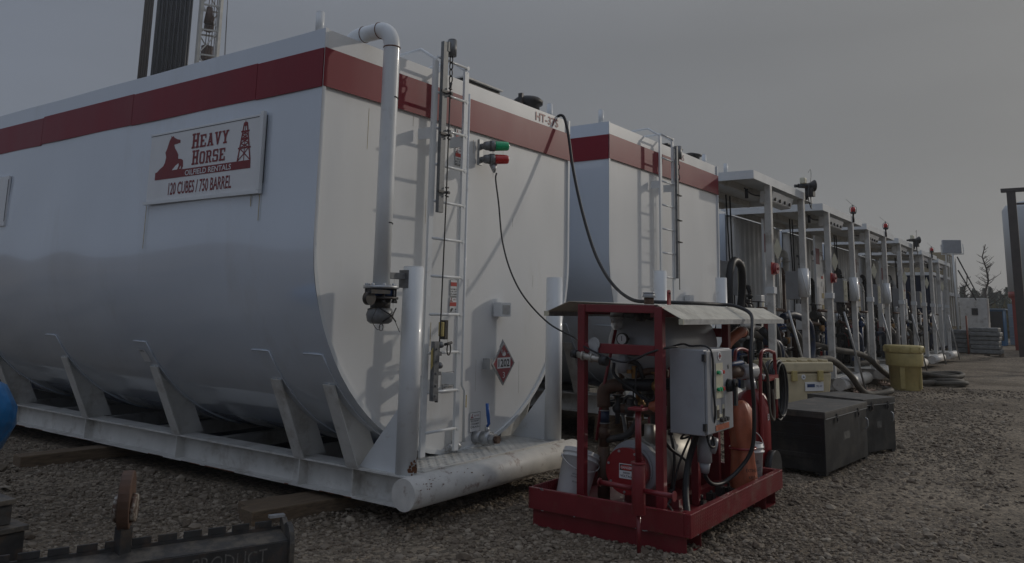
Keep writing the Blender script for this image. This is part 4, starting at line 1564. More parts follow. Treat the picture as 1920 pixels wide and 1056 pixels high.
    for i in range(3):
        y_ = rr_.uniform(-.3, .5)
        a_ = rr_.uniform(p1-.2, p1+.6)
        mb = MB(); mb.tube(cr([(a_, y_, rr_.uniform(1.0, 1.5)), (a_+.25, y_-.15, 1.1), (a_+.5, y_-.1, .6), (a_+1.0, y_, .47), (a_+1.5, y_+.1, .5)], 5), rr_.choice([.05, .06, .07]), 8)
        mb.build('jumper_hose', rr_.choice(['hose', 'navy', 'black', 'dark']), R_)
    for i in range(3):
        xx = rr_.uniform(p1-.1, p2-.1)
        mb = MB()
        z = rr_.uniform(1.1, 1.7)
        mb.tube([(xx, .1+.2*i, z), (xx+.9, .1+.2*i, z+rr_.uniform(-.2, .2))], .04, 8)
        mb.build('cross_pipe', rr_.choice(['brown', 'dark', 'beam']), R_)
    # leaning grab pole and braces
    mb = MB()
    mb.tube([(p1+0.25, yf-0.15, 1.7), (p1+0.95, yf-0.35, 0.1)], 0.022, 6)
    mb.build('ground_rod', 'galv', R_)
    return R_


units = [
    (0, 8.59, 12.10, 9.45, 11.42, 3.93, 'white porch unit with a dark horn on its roof corner, first past the striped tanks', 'horn'),
    (1, 12.80, 16.35, 13.27, 15.40, 3.88, 'white porch unit behind the yellow drum side, with the red caged beacon nearest the camera', 'red'),
    (2, 16.85, 20.35, 17.10, 19.12, 3.86, 'third white porch unit in the row, red beacon above its far post', 'red'),
    (3, 21.00, 24.60, 21.25, 23.25, 3.84, 'fourth white porch unit, small dark horn over its far post', 'horn'),
    (4, 25.00, 28.30, 25.20, 27.05, 3.78, 'fifth white porch unit, small red beacon on its roof edge', 'red'),
    (5, 28.60, 31.80, 28.75, 30.60, 3.72, 'last white porch unit at the far end of the row', ''),
]
for a in units:
    porch_unit(a[0], a[1], a[2], a[3], a[4], a[5], a[6], a[7])

# ------------------------------------------------------------------ far end of the row
R_ = root('control_cabin', (32.6, 0.3, 0), 'dark blue cabin with tan roof crates at the far end of the tank row', 'cabin')
mb = MB(); mb.box(32.6, 0.3, 0.3, 37.5, 3.2, 3.3); mb.build('cabin_wall', 'navybox', R_)
mb = MB(); mb.box(32.5, 0.2, 3.3, 37.6, 3.3, 3.42); mb.build('roof', 'white', R_)
for i in range(9):
    mb = MB(); mb.box(32.7+i*0.55, 0.24, 0.4, 32.78+i*0.55, 0.299, 3.2); mb.build('wall_rib', 'rig', R_)
mb = MB(); mb.box(34.2, 0.22, 1.9, 34.9, 0.299, 2.7); mb.build('window', 'signwhite', R_)
R_ = root('roof_crate', (37.7, 0.2, 0), 'tall tan slatted crate tower beyond the blue cabin', 'crate')
mb = MB(); mb.box(37.9, 0.4, 0, 41.5, 2.8, 4.6); mb.build('core', 'tan', R_)
for i in range(5):
    mb = MB(); mb.box(37.9+i*0.8, 0.36, 1.2, 38.2+i*0.8, 0.395, 4.5); mb.build('slat', 'rig', R_)
mb = MB(); mb.box(37.8, 0.3, 2.6, 41.6, 2.9, 2.75); mb.build('ledge', 'white', R_)
R_ = root('flood_light', (36.0, -0.15, 0), 'dark square floodlight on a thin mast at the end of the row', 'floodlight')
mb = MB(); mb.cyl((36.0, -0.15, 0), (36.0, -0.15, 4.35), 0.05, n=10); mb.build('mast', 'rig', R_)
mb = MB(); mb.hexa([(35.85, 0.2, 4.42), (36.2, -0.48, 4.42), (36.35, -0.4, 4.42), (36.0, 0.28, 4.42), (35.8, 0.2, 5.0), (36.15, -0.48, 5.0), (36.4, -0.4, 5.0), (36.05, 0.28, 5.0)]); mb.build('lamp_head', 'cab', R_, bevel=0.02)
mb = MB(); mb.tube([(36.0, 0.3, 4.8), (36.0, 0.3, 4.38), (36.1, -0.55, 4.38), (36.15, -0.55, 4.8)], 0.03, 6); mb.build('yoke', 'rig', R_)
for i, (z0_, z1_) in enumerate(((4.3, 1.5), (3.7, 1.2))):
    mb = MB(); mb.tube([(37.0, -0.2, z0_), (52, -0.1, z1_)], 0.03, 5)
    tag(mb.build('guy_line', 'black', loc=(37.0, -0.2, z0_)), ('upper' if i == 0 else 'lower')+' dark guy line sloping down past the bare tree', 'cable', 'guy lines at the end of the row')
R_ = root('electrical_kiosk', (44, 0.5, 0), 'pale grey electrical kiosk with a dark square vent behind the wrapped pallet', 'kiosk')
mb = MB(); mb.box(44.0, -0.62, 0.25, 45.2, 0.62, 2.62); mb.build('housing', 'beam', R_, bevel=0.02)
mb = MB(); mb.box(43.97, -0.2, 1.75, 43.999, 0.08, 2.1); mb.build('vent', 'dark', R_)
mb = MB(); mb.box(43.9, -0.66, 0.0, 45.3, 0.66, 0.25); mb.build('base', 'darksteel', R_)
R_ = root('fuel_bin', (52, -0.4, 0), 'small blue open-sided shed far beyond the kiosk', 'shed')
mb = MB(); mb.box(52, -0.75, 0.0, 54, 0.55, 2.1); mb.build('wall', 'bluebin', R_)
mb = MB(); mb.box(51.97, -0.7, 0.3, 51.999, -0.05, 2.0); mb.build('doorway', 'ink', R_)
mb = MB(); mb.box(51.9, -0.85, 2.1, 54.1, 0.65, 2.18); mb.build('roof', 'greybin', R_)
R_ = root('storage_container', (55, -1.2, 0), 'grey blue container far beyond the kiosk, left of the silo', 'container')
mb = MB(); mb.box(55, -2.3, 0.0, 60, -0.8, 2.5); mb.build('wall', 'greybin', R_)
mb = MB(); mb.box(54.96, -1.9, 1.2, 54.999, -1.6, 1.5); mb.build('hatch', 'dark', R_)
for i in range(3):
    mb = MB(); mb.box(54.97, -2.29, 0.5+i*0.6, 54.998, -0.81, 0.53+i*0.6); mb.build('rib', 'cab', R_)

# pallets of shrink-wrapped sacks
def pallet(name, x, y, wx, wy, h, label, mt='sack'):
    R_ = root(name, (x, y, 0), label, 'pallet', 'wrapped pallets at the end of the yard')
    mb = MB()
    for i in range(3):
        mb.box(x, y+i*(wy-0.1)/2, 0.0, x+wx, y+i*(wy-0.1)/2+0.1, 0.10)
    mb.box(x, y, 0.101, x+wx, y+wy, 0.13)
    mb.build('pallet_base', 'wood', R_)
    n = max(3, int(h/0.2))
    for i in range(n):
        mb = MB()
        z0_ = 0.14+i*(h-0.14)/n
        z1_ = z0_+(h-0.14)/n-0.008
        o = [random.uniform(-0.04, 0.03) for _ in range(4)]
        mb.box(x+0.02+o[0], y+0.02+o[1], z0_, x+wx-0.02+o[2], y+wy-0.02+o[3], z1_)
        mb.build('sack_layer', mt, R_, bevel=0.035)
    return R_


pallet('wrapped_pallet', 35.2, -1.75, 1.4, 1.15, 1.22, 'grey shrink-wrapped pallet of sacks standing before the kiosk')
pallet('wrapped_pallet', 35.6, -0.55, 1.2, 0.75, 1.1, 'half hidden pale wrapped pallet between the row and the larger grey pallet')

# berm in front of the far equipment
mb = MB()
nb = 30
vs, fs = [], []
for i in range(nb+1):
    y = -14+14.0*i/nb
    for j, (dx, z) in enumerate(((-1.2, -0.02), (-0.6, 0.10), (0, 0.17), (0.6, 0.12), (1.4, -0.02))):
        vs.append((33.2+dx+0.25*sin(i*0.7)+0.05*(y), y, z*(0.8+0.3*sin(i*1.3+j))))
for i in range(nb):
    for j in range(4):
        a = i*5+j
        fs.append((a, a+1, a+6, a+5))
mb.add(vs, fs, True)
tag(mb.build('berm', 'ground', loc=(33.2, -7, 0)), kind='structure')
# dark pile of mats at right
R_ = root('mat_stack', (37.5, -3.4, 0), 'low stack of dark rig mats below the silo', 'mats')
for i in range(3):
    mb = MB(); mb.box(37.5+0.1*i, -6.5, 0.02+0.13*i, 40.5, -2.6-0.2*i, 0.13+0.13*i); mb.build('mat', 'darksteel', R_)

# ------------------------------------------------------------------ silo and frame at right
R_ = root('silo', (45, -3.4, 0), 'tall pale silo with a red cone base at the right edge', 'silo')
sc_ = (46.2, -3.35, 0)
mb = MB(); mb.lathe([(1.9, 3.0), (1.9, 7.3), (1.75, 7.55), (0.6, 7.9), (0.1, 7.95)], sc_, n=40); mb.build('cylinder', 'silo', R_)
mb = MB(); mb.lathe([(0.35, 0.9), (1.85, 2.7), (1.91, 2.71), (1.91, 2.995)], sc_, n=40); mb.build('cone', 'silored', R_)
for a in range(4):
    aa = a*pi/2+0.5
    mb = MB(); mb.box(sc_[0]+1.8*cos(aa)-0.12, sc_[1]+1.8*sin(aa)-0.12, 0, sc_[0]+1.8*cos(aa)+0.12, sc_[1]+1.8*sin(aa)+0.12, 2.72); mb.build('leg', 'silored', R_)
mb = MB(); mb.tube([(sc_[0], sc_[1], 1.2), (sc_[0]-0.8, sc_[1]+0.9, 0.6), (sc_[0]-1.6, sc_[1]+1.3, 0.3)], 0.25, 12); mb.build('auger', 'dark', R_)
R_ = root('steel_portal', (35, -2.45, 0), 'dark steel portal frame standing before the silo', 'frame')
mb = MB(); mb.box(34.9, -2.72, 0, 35.15, -2.40, 6.85); mb.build('post', 'darksteel', R_)
mb = MB(); mb.box(34.9, -8.0, 0, 35.15, -7.7, 6.85); mb.build('post', 'darksteel', R_)
mb = MB(); mb.box(34.88, -8.3, 6.855, 35.17, -2.2, 7.0); mb.build('beam', 'darksteel', R_)
mb = MB(); mb.box(34.95, -8.3, 6.3, 35.05, -2.73, 6.38); mb.build('lower_beam', 'darksteel', R_)
mb = MB(); mb.lathe([(0.3, 0.0), (0.9, 0.1), (1.1, 0.7), (0.9, 1.3), (0.3, 1.5)], (39.5, -3.4, 0.42), n=16, smooth=True)
tag(mb.build('loader_bucket', 'darksteel', loc=(39.5, -3.4, 0.42)), 'dark rounded steel hopper on mats under the silo', 'hopper')

# ------------------------------------------------------------------ trees
def spruce(x, y, h, rad, idx):
    R_ = root('spruce_tree', (x, y, 0), 'dark spruce in the far tree line, %s' % idx, 'tree', 'spruces in the far tree line')
    R_['label'] = 'dark spruce standing in the far tree line beyond the yard'
    mb = MB(); mb.cyl((x, y, 0), (x, y, h*0.97), 0.12, 0.02, n=6); mb.build('trunk', 'bark', R_)
    mb = MB()
    n = int(130+h*30)
    for i in range(n):
        t = random.random()**0.8
        z = h*(0.1+0.9*t)
        r = rad*(1-t)**0.85*random.uniform(0.25, 1.1)+0.05
        a = random.uniform(0, 2*pi)
        c = Vector((x+r*cos(a), y+r*sin(a), z-r*0.25))
        u = Vector((cos(a), sin(a), -0.45))*random.uniform(.25, .55)
        v = Vector((-sin(a), cos(a), random.uniform(-.2, .2)))*random.uniform(.12, .28)
        mb.add([c-u*.5-v, c-u*.5+v, c+u], [(0, 1, 2)])
    mb.add([(x-0.05, y, h*0.95), (x+0.05, y, h*0.95), (x, y, h*1.03)], [(0, 1, 2)])
    mb.build('crown', 'needle', R_)


random.seed(11)
for i in range(95):
    X_ = random.uniform(95, 150)
    # spread across the gap at the right of the picture
    ang_ = radians(random.uniform(-5.0, 6.2))
    spruce(-4+X_*cos(ang_), -4.7+X_*sin(ang_), random.uniform(3.2, 5.4)*X_/120, random.uniform(0.9, 1.7), i)
# brush in front
mb = MB()
for i in range(2600):
    X_ = random.uniform(72, 92)
    ang_ = radians(random.uniform(-5, 7))
    x, y = -4+X_*cos(ang_), -4.7+X_*sin(ang_)
    z = random.uniform(0, 2.8)*random.random()**0.4
    c = Vector((x, y, z))
    u = Vector((random.uniform(-.3, .3), random.uniform(-.3, .3), random.uniform(.3, .8)))
    v = Vector((random.uniform(-.15, .15), .12, 0))
    mb.add([c-v, c+v, c+u], [(0, 1, 2)])
tag(mb.build('brush', 'shrub', loc=(80, -4, 0)), 'dry brush growing in front of the far spruces', 'brush', kind='stuff')


def bare_tree(x, y, h, label, seed):
    random.seed(seed)
    R_ = root('bare_tree', (x, y, 0), label, 'tree')
    mb = MB()
    P = [(x+random.uniform(-.05, .05)*i, y+random.uniform(-.05, .05)*i, h*i/8) for i in range(9)]
    mb.tube(P, [0.11*(1-i/9.5)+0.01 for i in range(9)], 6)
    mb.build('trunk', 'bark', R_)
    mb = MB()
    for i in range(46):
        t = random.uniform(0.28, 0.97)
        k_ = t*8
        a_, b_ = Vector(P[int(k_)]), Vector(P[min(8, int(k_)+1)])
        p = a_.lerp(b_, k_-int(k_))
        a = random.uniform(0, 2*pi)
        L_ = (1.25-t)*random.uniform(0.9, 1.9)*h/8
        e = p+Vector((cos(a)*L_, sin(a)*L_, L_*random.uniform(.35, .8)))
        mid = p.lerp(e, .5)+Vector((0, 0, -0.05*L_))
        mb.tube([p, mid, e], [0.028, 0.02, 0.008], 4)
        for q in range(4):
            s_ = p.lerp(e, random.uniform(.35, .95))
            e2 = s_+Vector((random.uniform(-.35, .35), random.uniform(-.35, .35), random.uniform(.1, .4)))*L_*.7
            mb.tube([s_, e2], [0.012, 0.005], 3)
    mb.build('branches', 'bark', R_)


bare_tree(60, 0.75, 6.6, 'tall bare leafless tree against the sky beyond the guy lines', 5)
bare_tree(68, 2.9, 5.0, 'thin bare snag between the floodlight and the taller bare tree', 9)

# ------------------------------------------------------------------ drilling rig behind the tanks
CX, CY = -3.992, -4.688
def az(a, d):
    return (CX+d*cos(radians(a)), CY+d*sin(radians(a)))
DIST = 75
random.seed(4)
px_, py_ = az(58.9, DIST)
R_ = root('drilling_rig', (px_, py_, 0), 'white lattice drilling mast with racked pipe rising behind the tanks', 'rig')
HZ = 42
tx, ty = sin(radians(59)), -cos(radians(59))
base = az(57.35, DIST)
cs = []
hw = 0.82
dx_, dy_ = cos(radians(59)), sin(radians(59))
for (a, b) in ((-1, -1), (1, -1), (1, 1), (-1, 1)):
    cs.append((base[0]+tx*hw*a+dx_*hw*b, base[1]+ty*hw*a+dy_*hw*b))
for c in cs:
    mb = MB(); mb.box(c[0]-0.14, c[1]-0.14, 0, c[0]+0.14, c[1]+0.14, HZ); mb.build('mast_leg', 'rig', R_)
for j in range(18):
    z0_, z1_ = j*2.35, (j+1)*2.35
    mb = MB()
    for i in range(4):
        a, b = cs[i], cs[(i+1) % 4]
        mb.bar((*a, z1_), (*b, z1_), 0.14, 0.14)
        if j % 2 == i % 2:
            mb.bar((*a, z0_), (*b, z1_), 0.1, 0.1)
        else:
            mb.bar((*b, z0_), (*a, z1_), 0.1, 0.1)
    mb.build('lattice_bay', 'rig', R_)
mb = MB()
for z, s_ in ((21.0, 1), (23.2, 1.2), (26.0, .9)):
    mb.box(base[0]-0.35*s_, base[1]-0.3, z, base[0]+0.3*s_, base[1]+0.35, z+1.4)
mb.cyl((base[0]-0.5, base[1]-.6, 26.5), (base[0]-.5, base[1]-.6, 28.0), 0.42, 0.25, n=12)
for q in range(4):
    mb.tube([(base[0]-0.6+.3*q, base[1]-0.5, 20), (base[0]-0.4+.25*q, base[1]-.4, 38)], 0.04, 4)
mb.build('travelling_block', 'brown', R_)
for i in range(16):
    a = 60.72-i*(2.12/15)
    p = az(a, DIST-2+0.3*(i % 2))
    mb = MB(); mb.cyl((*p, 6), (*p, 36), 0.088, n=8); mb.build('racked_pipe', 'pipe' , R_)
for i in range(14):
    a = 60.65-i*(2.05/13)
    p = az(a, DIST-1.6)
    mb = MB(); mb.cyl((*p, 6), (*p, 36), 0.10, n=6); mb.build('racked_pipe', 'darkgalv' if i % 3 == 0 else 'pipe', R_)
for i in range(4):
    p = az(61.48-i*0.14, DIST-2)
    mb = MB(); mb.cyl((*p, 6), (*p, 36), 0.11, n=8); mb.build('drill_collar', 'pipebrown', R_)
pa, pb = az(61.8, DIST-1.5), az(56.4, DIST-1.5)
mb = MB(); mb.bar((*pa, 5.8), (*pb, 5.8), 5, 0.4); mb.build('rig_floor', 'darksteel', R_)
for a in (61.6, 59, 56.6):
    p = az(a, DIST-1.5)
    mb = MB(); mb.box(p[0]-0.4, p[1]-0.4, 0, p[0]+0.4, p[1]+0.4, 5.6); mb.build('substructure_leg', 'darksteel', R_)
for a, b, nm in ((56.55, 55.6, 'first'), (56.45, 55.9, 'second')):
    p, q = az(a, DIST), az(b, DIST-6)
    mb = MB(); mb.tube([(*p, 40), (*q, 0)], 0.025, 4); mb.build('guy_wire', 'darksteel', R_)
# distant overhead wire, top left
p, q = az(73, 40), az(61, 48)
mb = MB()
mb.tube([(*az(82, 35), 9.5), (*az(69.5, 42), 16.5), (*az(60, 60), 31)], 0.02, 4)
mb.build('hoist_line', 'darksteel', R_)

# ------------------------------------------------------------------ red pump skid
random.seed(21)
R_ = root('pump_skid', (1.38, -2.38, 0), 'red steel pump skid with a tread plate canopy and a grey control cabinet', 'pump skid')
x0, x1, y0, y1 = 1.38, 3.42, -2.40, -1.07
mb = MB()
mb.box(x0+0.02, y0+0.02, 0.129, x1-0.02, y1-0.014, 0.1355)
mb.build('tray_floor', 'skidred', R_)
for (a, b, c, d, nm) in ((x0, y0, x1, y0+0.05, 'tray_side'), (x0, y1-0.012, x1, y1, 'tray_side'), (x0, y0+0.051, x0+0.03, y1-0.013, 'tray_end'), (x1-0.05, y0+0.051, x1, y1-0.013, 'tray_end')):
    mb = MB(); mb.box(a, b, 0.128, c, d, 0.285)
    mb.build(nm, 'treadred' if nm == 'tray_side' else 'skidred', R_, bevel=0.004)
# forklift skids below
for xx in (x0+0.04, x1-0.32):
    mb = MB()
    mb.box(xx, y0+0.05, 0.0, xx+0.26, y1-0.02, 0.006)
    mb.box(xx, y0+0.05, 0.12, xx+0.26, y1-0.02, 0.127)
    mb.box(xx, y0+0.05, 0.0065, xx+0.006, y1-0.02, 0.1195)
    mb.box(xx+0.254, y0+0.05, 0.0065, xx+0.26, y1-0.02, 0.1195)
    mb.build('fork_pocket', 'skidred', R_)
P1, P2 = (1.60, -1.42), (1.60, -2.085)
P4 = (3.27, -1.97)
for (px_, py_, za, zb) in ((*P1, .136, 1.69), (*P2, .136, 1.68), (*P4, .136, 1.66), (3.27, -1.38, .136, 1.69)):
    mb = MB(); mb.box(px_-.032, py_-.032, za, px_+.032, py_+.032, zb)
    mb.build('frame_post', 'skidred', R_, bevel=0.005)
mb = MB(); mb.box(3.23, -1.72, 1.30, 3.29, -1.64, 1.66); mb.build('hanger', 'skidred', R_, bevel=0.004)
mb = MB(); mb.box(3.235, -1.938, 1.42, 3.285, -1.413, 1.50); mb.build('cross_rail', 'skidred', R_, bevel=0.004)
mb = MB(); mb.box(1.57, P2[1]+.033, 1.315, 1.63, P1[1]-.033, 1.39); mb.build('cross_rail', 'skidred', R_, bevel=0.004)
mb = MB(); mb.box(1.575, P2[1]+.033, 1.63, 1.625, P1[1]-.033, 1.69); mb.build('cross_rail', 'skidred', R_, bevel=0.004)
mb = MB(); mb.box(1.633, -2.03, 1.60, 3.237, -1.99, 1.655); mb.build('top_rail', 'skidred', R_, bevel=0.004)
mb = MB(); mb.box(1.633, -1.42, 1.61, 3.237, -1.38, 1.66); mb.build('top_rail', 'skidred', R_, bevel=0.004)
mb = MB(); mb.box(2.27, -2.09, .136, 2.33, -2.03, .80); mb.build('cabinet_post', 'skidred', R_, bevel=0.004)
mb = MB(); mb.box(1.60, -2.30, .136, 1.66, -2.24, .24); mb.box(1.55, -2.05, 0.136, 1.75, -1.98, 0.20); mb.build('anchor_block', 'skidred', R_)
mb = MB(); mb.box(2.75, -1.80, .136, 3.10, -1.2, .30); mb.build('pump_base', 'skidred', R_)
mb = MB(); mb.box(2.05, -2.02, .136, 2.95, -1.96, .21); mb.build('pump_base_rail', 'skidred', R_)
mb = MB(); mb.box(3.0, -1.98, .136, 3.05, -1.3, .72); mb.box(3.0, -1.98, .722, 3.05, -1.3, .78); mb.build('back_frame', 'skidred', R_)
# canopy: three folded plates, tread pattern outside
cx0, cx1 = 1.585, 4.04
prof = [(-1.09, 1.632), (-1.294, 1.714), (-2.073, 1.694), (-2.268, 1.592)]
for (a, b), nm in zip(zip(prof[:-1], prof[1:]), ('canopy_flap', 'canopy_top', 'canopy_flap')):
    mb = MB()
    mb.hexa([(cx0, a[0], a[1]-.004), (cx1, a[0], a[1]-.004), (cx1, b[0], b[1]-.004), (cx0, b[0], b[1]-.004),
             (cx0, a[0], a[1]), (cx1, a[0], a[1]), (cx1, b[0], b[1]), (cx0, b[0], b[1])])
    mb.build(nm, 'tread', R_)
mb = MB(); mb.box(cx0, -2.273, 1.552, cx1, -2.269, 1.590); mb.box(cx0, -2.269, 1.551, cx1, -2.243, 1.5545); mb.build('canopy_lip', 'galv', R_)
mb = MB(); mb.box(cx0, -1.089, 1.59, cx1, -1.085, 1.63); mb.build('canopy_lip', 'galv', R_)
mb = MB(); mb.box(cx0-0.012, -2.285, 1.553, cx0-0.001, -2.248, 1.592); mb.build('lip_end', 'label', R_)
mb = MB(); mb.box(cx0-0.012, -1.11, 1.592, cx0-0.001, -1.065, 1.63); mb.build('lip_end', 'label', R_)
for i in range(40):
    u = random.random()
    if i % 2:
        p = Vector((random.uniform(x0, x1), y0-.0008, random.choice([.283, .131])+random.uniform(-.006, .002)))
        e1, e2 = Vector((1, 0, 0)), Vector((0, 0, 1))
    else:
        p = Vector((x0-.0008, random.uniform(y0, y1), random.choice([.283, .131])+random.uniform(-.006, .002)))
        e1, e2 = Vector((0, 1, 0)), Vector((0, 0, 1))
    a_, b_ = random.uniform(.004, .022), random.uniform(.002, .006)
    mb = MB()
    mb.add([p+e1*a_*cos(2*pi*j/7)*random.uniform(.6, 1.2)+e2*b_*sin(2*pi*j/7)*random.uniform(.6, 1.2) for j in range(7)], [tuple(range(7))])
    mb.build('paint_chip', 'rustspot' if i % 3 else 'galv', R_)
# things standing on the canopy
mb = MB()
mb.cyl((2.05, -1.78, 1.69), (2.05, -1.78, 1.755), 0.04, n=16)
vs_ = mb.build('canopy_vent', 'brown', R_)
mb = MB(); mb.cyl((2.05, -1.78, 1.756), (2.05, -1.78, 1.79), 0.055, 0.045, n=18); mb.cyl((2.05, -1.78, 1.79), (2.05, -1.78, 1.798), 0.05, n=18); mb.build('vent_cap', 'cab', vs_)
mb = MB(); mb.box(2.17, -1.90, 1.70, 2.215, -1.885, 1.80); mb.cyl((2.1925, -1.90, 1.80), (2.1925, -1.885, 1.80), 0.0225, n=16); mb.box(2.183, -1.903, 1.755, 2.202, -1.9005, 1.785)
mb.build('lockout_tag', 'red', R_)
# air receiver hanging under the canopy
mb = MB()
mb.lathe([(0.02, -0.16), (0.14, -0.135), (0.24, -0.075), (0.29, 0.0), (0.30, 0.08), (0.30, 1.0), (0.28, 1.06), (0.2, 1.12), (0.05, 1.15)], (2.22, -1.60, 1.355), ax=(1, 0, 0), n=36)
ar = mb.build('receiver', 'airtank', R_)
mb = MB(); mb.box(2.6, -1.905, 1.25, 2.82, -1.897, 1.33); mb.build('nameplate', 'cab', ar)
mb = MB()
mb.cyl((1.985, -1.58, 1.415), (1.955, -1.58, 1.415), 0.05, n=24)
mb.cyl((2.06, -1.58, 1.415), (1.985, -1.58, 1.415), 0.018, n=10)
mb.build('gauge', 'dark', R_, label='round dark pressure gauge')
mb = MB()
mb.cyl((1.9545, -1.58, 1.415), (1.953, -1.58, 1.415), 0.041, n=24)
gf = mb.build('gauge_face', 'signwhite', R_)
mb = MB(); mb.box(1.9515, -1.583, 1.40, 1.9525, -1.578, 1.44); mb.build('needle', 'ink', gf)
# bulkhead lamp under the canopy
mb = MB(); mb.cyl((2.02, -1.50, 1.685), (2.02, -1.50, 1.60), 0.05, 0.055, n=16); mb.cyl((2.02, -1.50, 1.60), (2.02, -1.50, 1.575), 0.06, n=16)
lm = mb.build('canopy_lamp', 'galv', R_)
mb = MB(); mb.lathe([(0.048, 0), (0.05, -0.05), (0.035, -0.085), (0.01, -0.09)], (2.02, -1.50, 1.574), n=16); mb.build('glass', 'clear', lm)
mb = MB()
mb.tube([(2.2, -1.62, 1.64), (1.98, -1.62, 1.62), (1.98, -1.75, 1.62), (2.0, -1.85, 1.6)], 0.035, 8)
mb.cyl((1.96, -1.78, 1.6), (1.96, -1.70, 1.6), 0.04, n=10)
mb.build('under_roof_piping', 'dark', R_)
# quick coupler on the rail
mb = MB()
qa, qb = Vector((1.53, -1.41, 1.30)), Vector((1.53, -1.62, 1.265))
mb.cyl(qa, qb, 0.024, n=16)
for t in (0.25, 0.62):
    c = qa.lerp(qb, t)
    mb.cyl(c+Vector((0, .008, 0)), c-Vector((0, .008, 0)), 0.035, n=14)
qc = mb.build('coupler', 'stainless', R_)
mb = MB()
mb.cyl(qa+Vector((0, .045, .005)), qa, 0.033, n=14)
mb.build('coupler_cap', 'black', qc)
mb = MB()
mb.cyl(qb, qb-Vector((0, .055, .005)), 0.038, n=14)
mb.build('coupler_cap', 'black', qc)
mb = MB(); mb.cyl((1.567, -1.545, 1.385), (1.555, -1.545, 1.385), 0.05, n=20); mb.box(1.552, -1.58, 1.28, 1.565, -1.51, 1.37); mb.build('coupler_bracket', 'galv', R_)
# dark red sloping lever / pipe
mb = MB(); mb.tube([(2.02, -1.50, 1.53), (1.95, -1.41, 1.0), (1.93, -1.36, 0.60)], 0.014, 8); mb.build('sloping_rod', 'skidred', R_)
# silver electric heater barrel with red terminal cover
mb = MB()
mb.cyl((1.98, -1.70, 0.43), (3.05, -1.70, 0.43), 0.205, n=40)
hb = mb.build('heater_barrel', 'stainless', R_)
mb = MB()
for xx in (2.02, 2.06):
    mb.tube([(xx, -1.70+0.208*cos(t), 0.43+0.208*sin(t)) for t in [i*pi/16 for i in range(32)]], 0.006, 5, closed=True)
mb.build('band', 'stainless', hb)
mb = MB(); mb.cyl((1.90, -1.70, 0.43), (1.978, -1.70, 0.43), 0.205, n=36); mb.cyl((1.88, -1.70, 0.43), (1.899, -1.70, 0.43), 0.175, n=36); mb.build('flange', 'cab', hb)
mb = MB(); mb.cyl((1.80, -1.70, 0.42), (1.879, -1.70, 0.42), 0.165, n=36); mb.cyl((1.785, -1.70, 0.42), (1.7995, -1.70, 0.42), 0.175, n=36)
tcv = mb.build('terminal_cover', 'red', hb)
mb = MB()
for i in range(7):
    a = i*2*pi/7+0.3
    mb.cyl((1.778, -1.70+.155*cos(a), .42+.155*sin(a)), (1.785, -1.70+.155*cos(a), .42+.155*sin(a)), 0.010, n=6)
mb.build('bolt', 'galv', hb)
mb = MB(); mb.box(1.7815, -1.775, 0.365, 1.7845, -1.645, 0.475); dg = mb.build('danger_label', 'signwhite', R_, label='DANGER HIGH VOLTAGE label')
mb = MB(); mb.box(1.780, -1.770, 0.425, 1.7812, -1.650, 0.470); mb.build('black_band', 'ink', dg)
mb = MB(); mb.prism([(.056*cos(2*pi*i/24), .0205*sin(2*pi*i/24)) for i in range(24)], (1.7787, -1.71, .4475), (0, 1, 0), (0, 0, 1), (0.001, 0, 0)); mb.build('red_oval', 'redlab', dg)
mb = MB(); text('DANGER', (1.7780, -1.663, 0.438), (0, -1, 0), (0, 0, 1), 0.094, 0.019, mb, off=0.01); mb.build('white_lettering', 'signwhite', dg)
mb = MB(); text('HIGH', (1.7805, -1.680, 0.400), (0, -1, 0), (0, 0, 1), 0.06, 0.016, mb, off=0.02); text('VOLTAGE', (1.7805, -1.655, 0.375), (0, -1, 0), (0, 0, 1), 0.11, 0.018, mb, off=0.02); mb.build('lettering', 'ink', dg)
mb = MB(); mb.cyl((2.05, -1.78, 0.60), (2.05, -1.78, 0.75), 0.045, n=16); mb.build('barrel_nozzle', 'stainless', hb)
for xf in (2.05, 2.8):
    mb = MB(); mb.box(xf, -1.85, .136, xf+.07, -1.55, .235); mb.build('barrel_foot', 'skidred', hb)
# standpipe and pipework
mb = MB()
mb.cyl((1.98, -1.40, .136), (1.98, -1.40, 0.55), 0.05, n=16)
mb.cyl((1.98, -1.40, 0.55), (1.98, -1.40, 0.86), 0.042, n=16)
mb.tube(cr([(1.98, -1.40, 0.86), (1.98, -1.40, 0.98), (2.0, -1.45, 1.03), (2.05, -1.55, 1.04)], 5), 0.055, 12)
mb.cyl((1.98, -1.40, 0.62), (1.98, -1.40, 0.70), 0.055, n=14)
sp = mb.build('standpipe', 'brown', R_)
mb = MB(); mb.cyl((1.98, -1.40, 0.74), (1.98, -1.40, 0.83), 0.047, n=16); mb.build('hose_sleeve', 'navy', sp)
mb = MB(); mb.tube([(1.98+.05*cos(t), -1.40+.05*sin(t), .735) for t in [i*pi/8 for i in range(16)]], .004, 4, closed=True)
mb.tube([(1.98+.05*cos(t), -1.40+.05*sin(t), .835) for t in [i*pi/8 for i in range(16)]], .004, 4, closed=True); mb.build('hose_clamp', 'galv', sp)
mb = MB(); mb.tube(cr([(2.04, -1.55, 1.045), (2.1, -1.75, 1.05), (2.25, -1.95, 1.07)], 5), 0.05, 12); mb.build('suction_hose', 'black', R_)
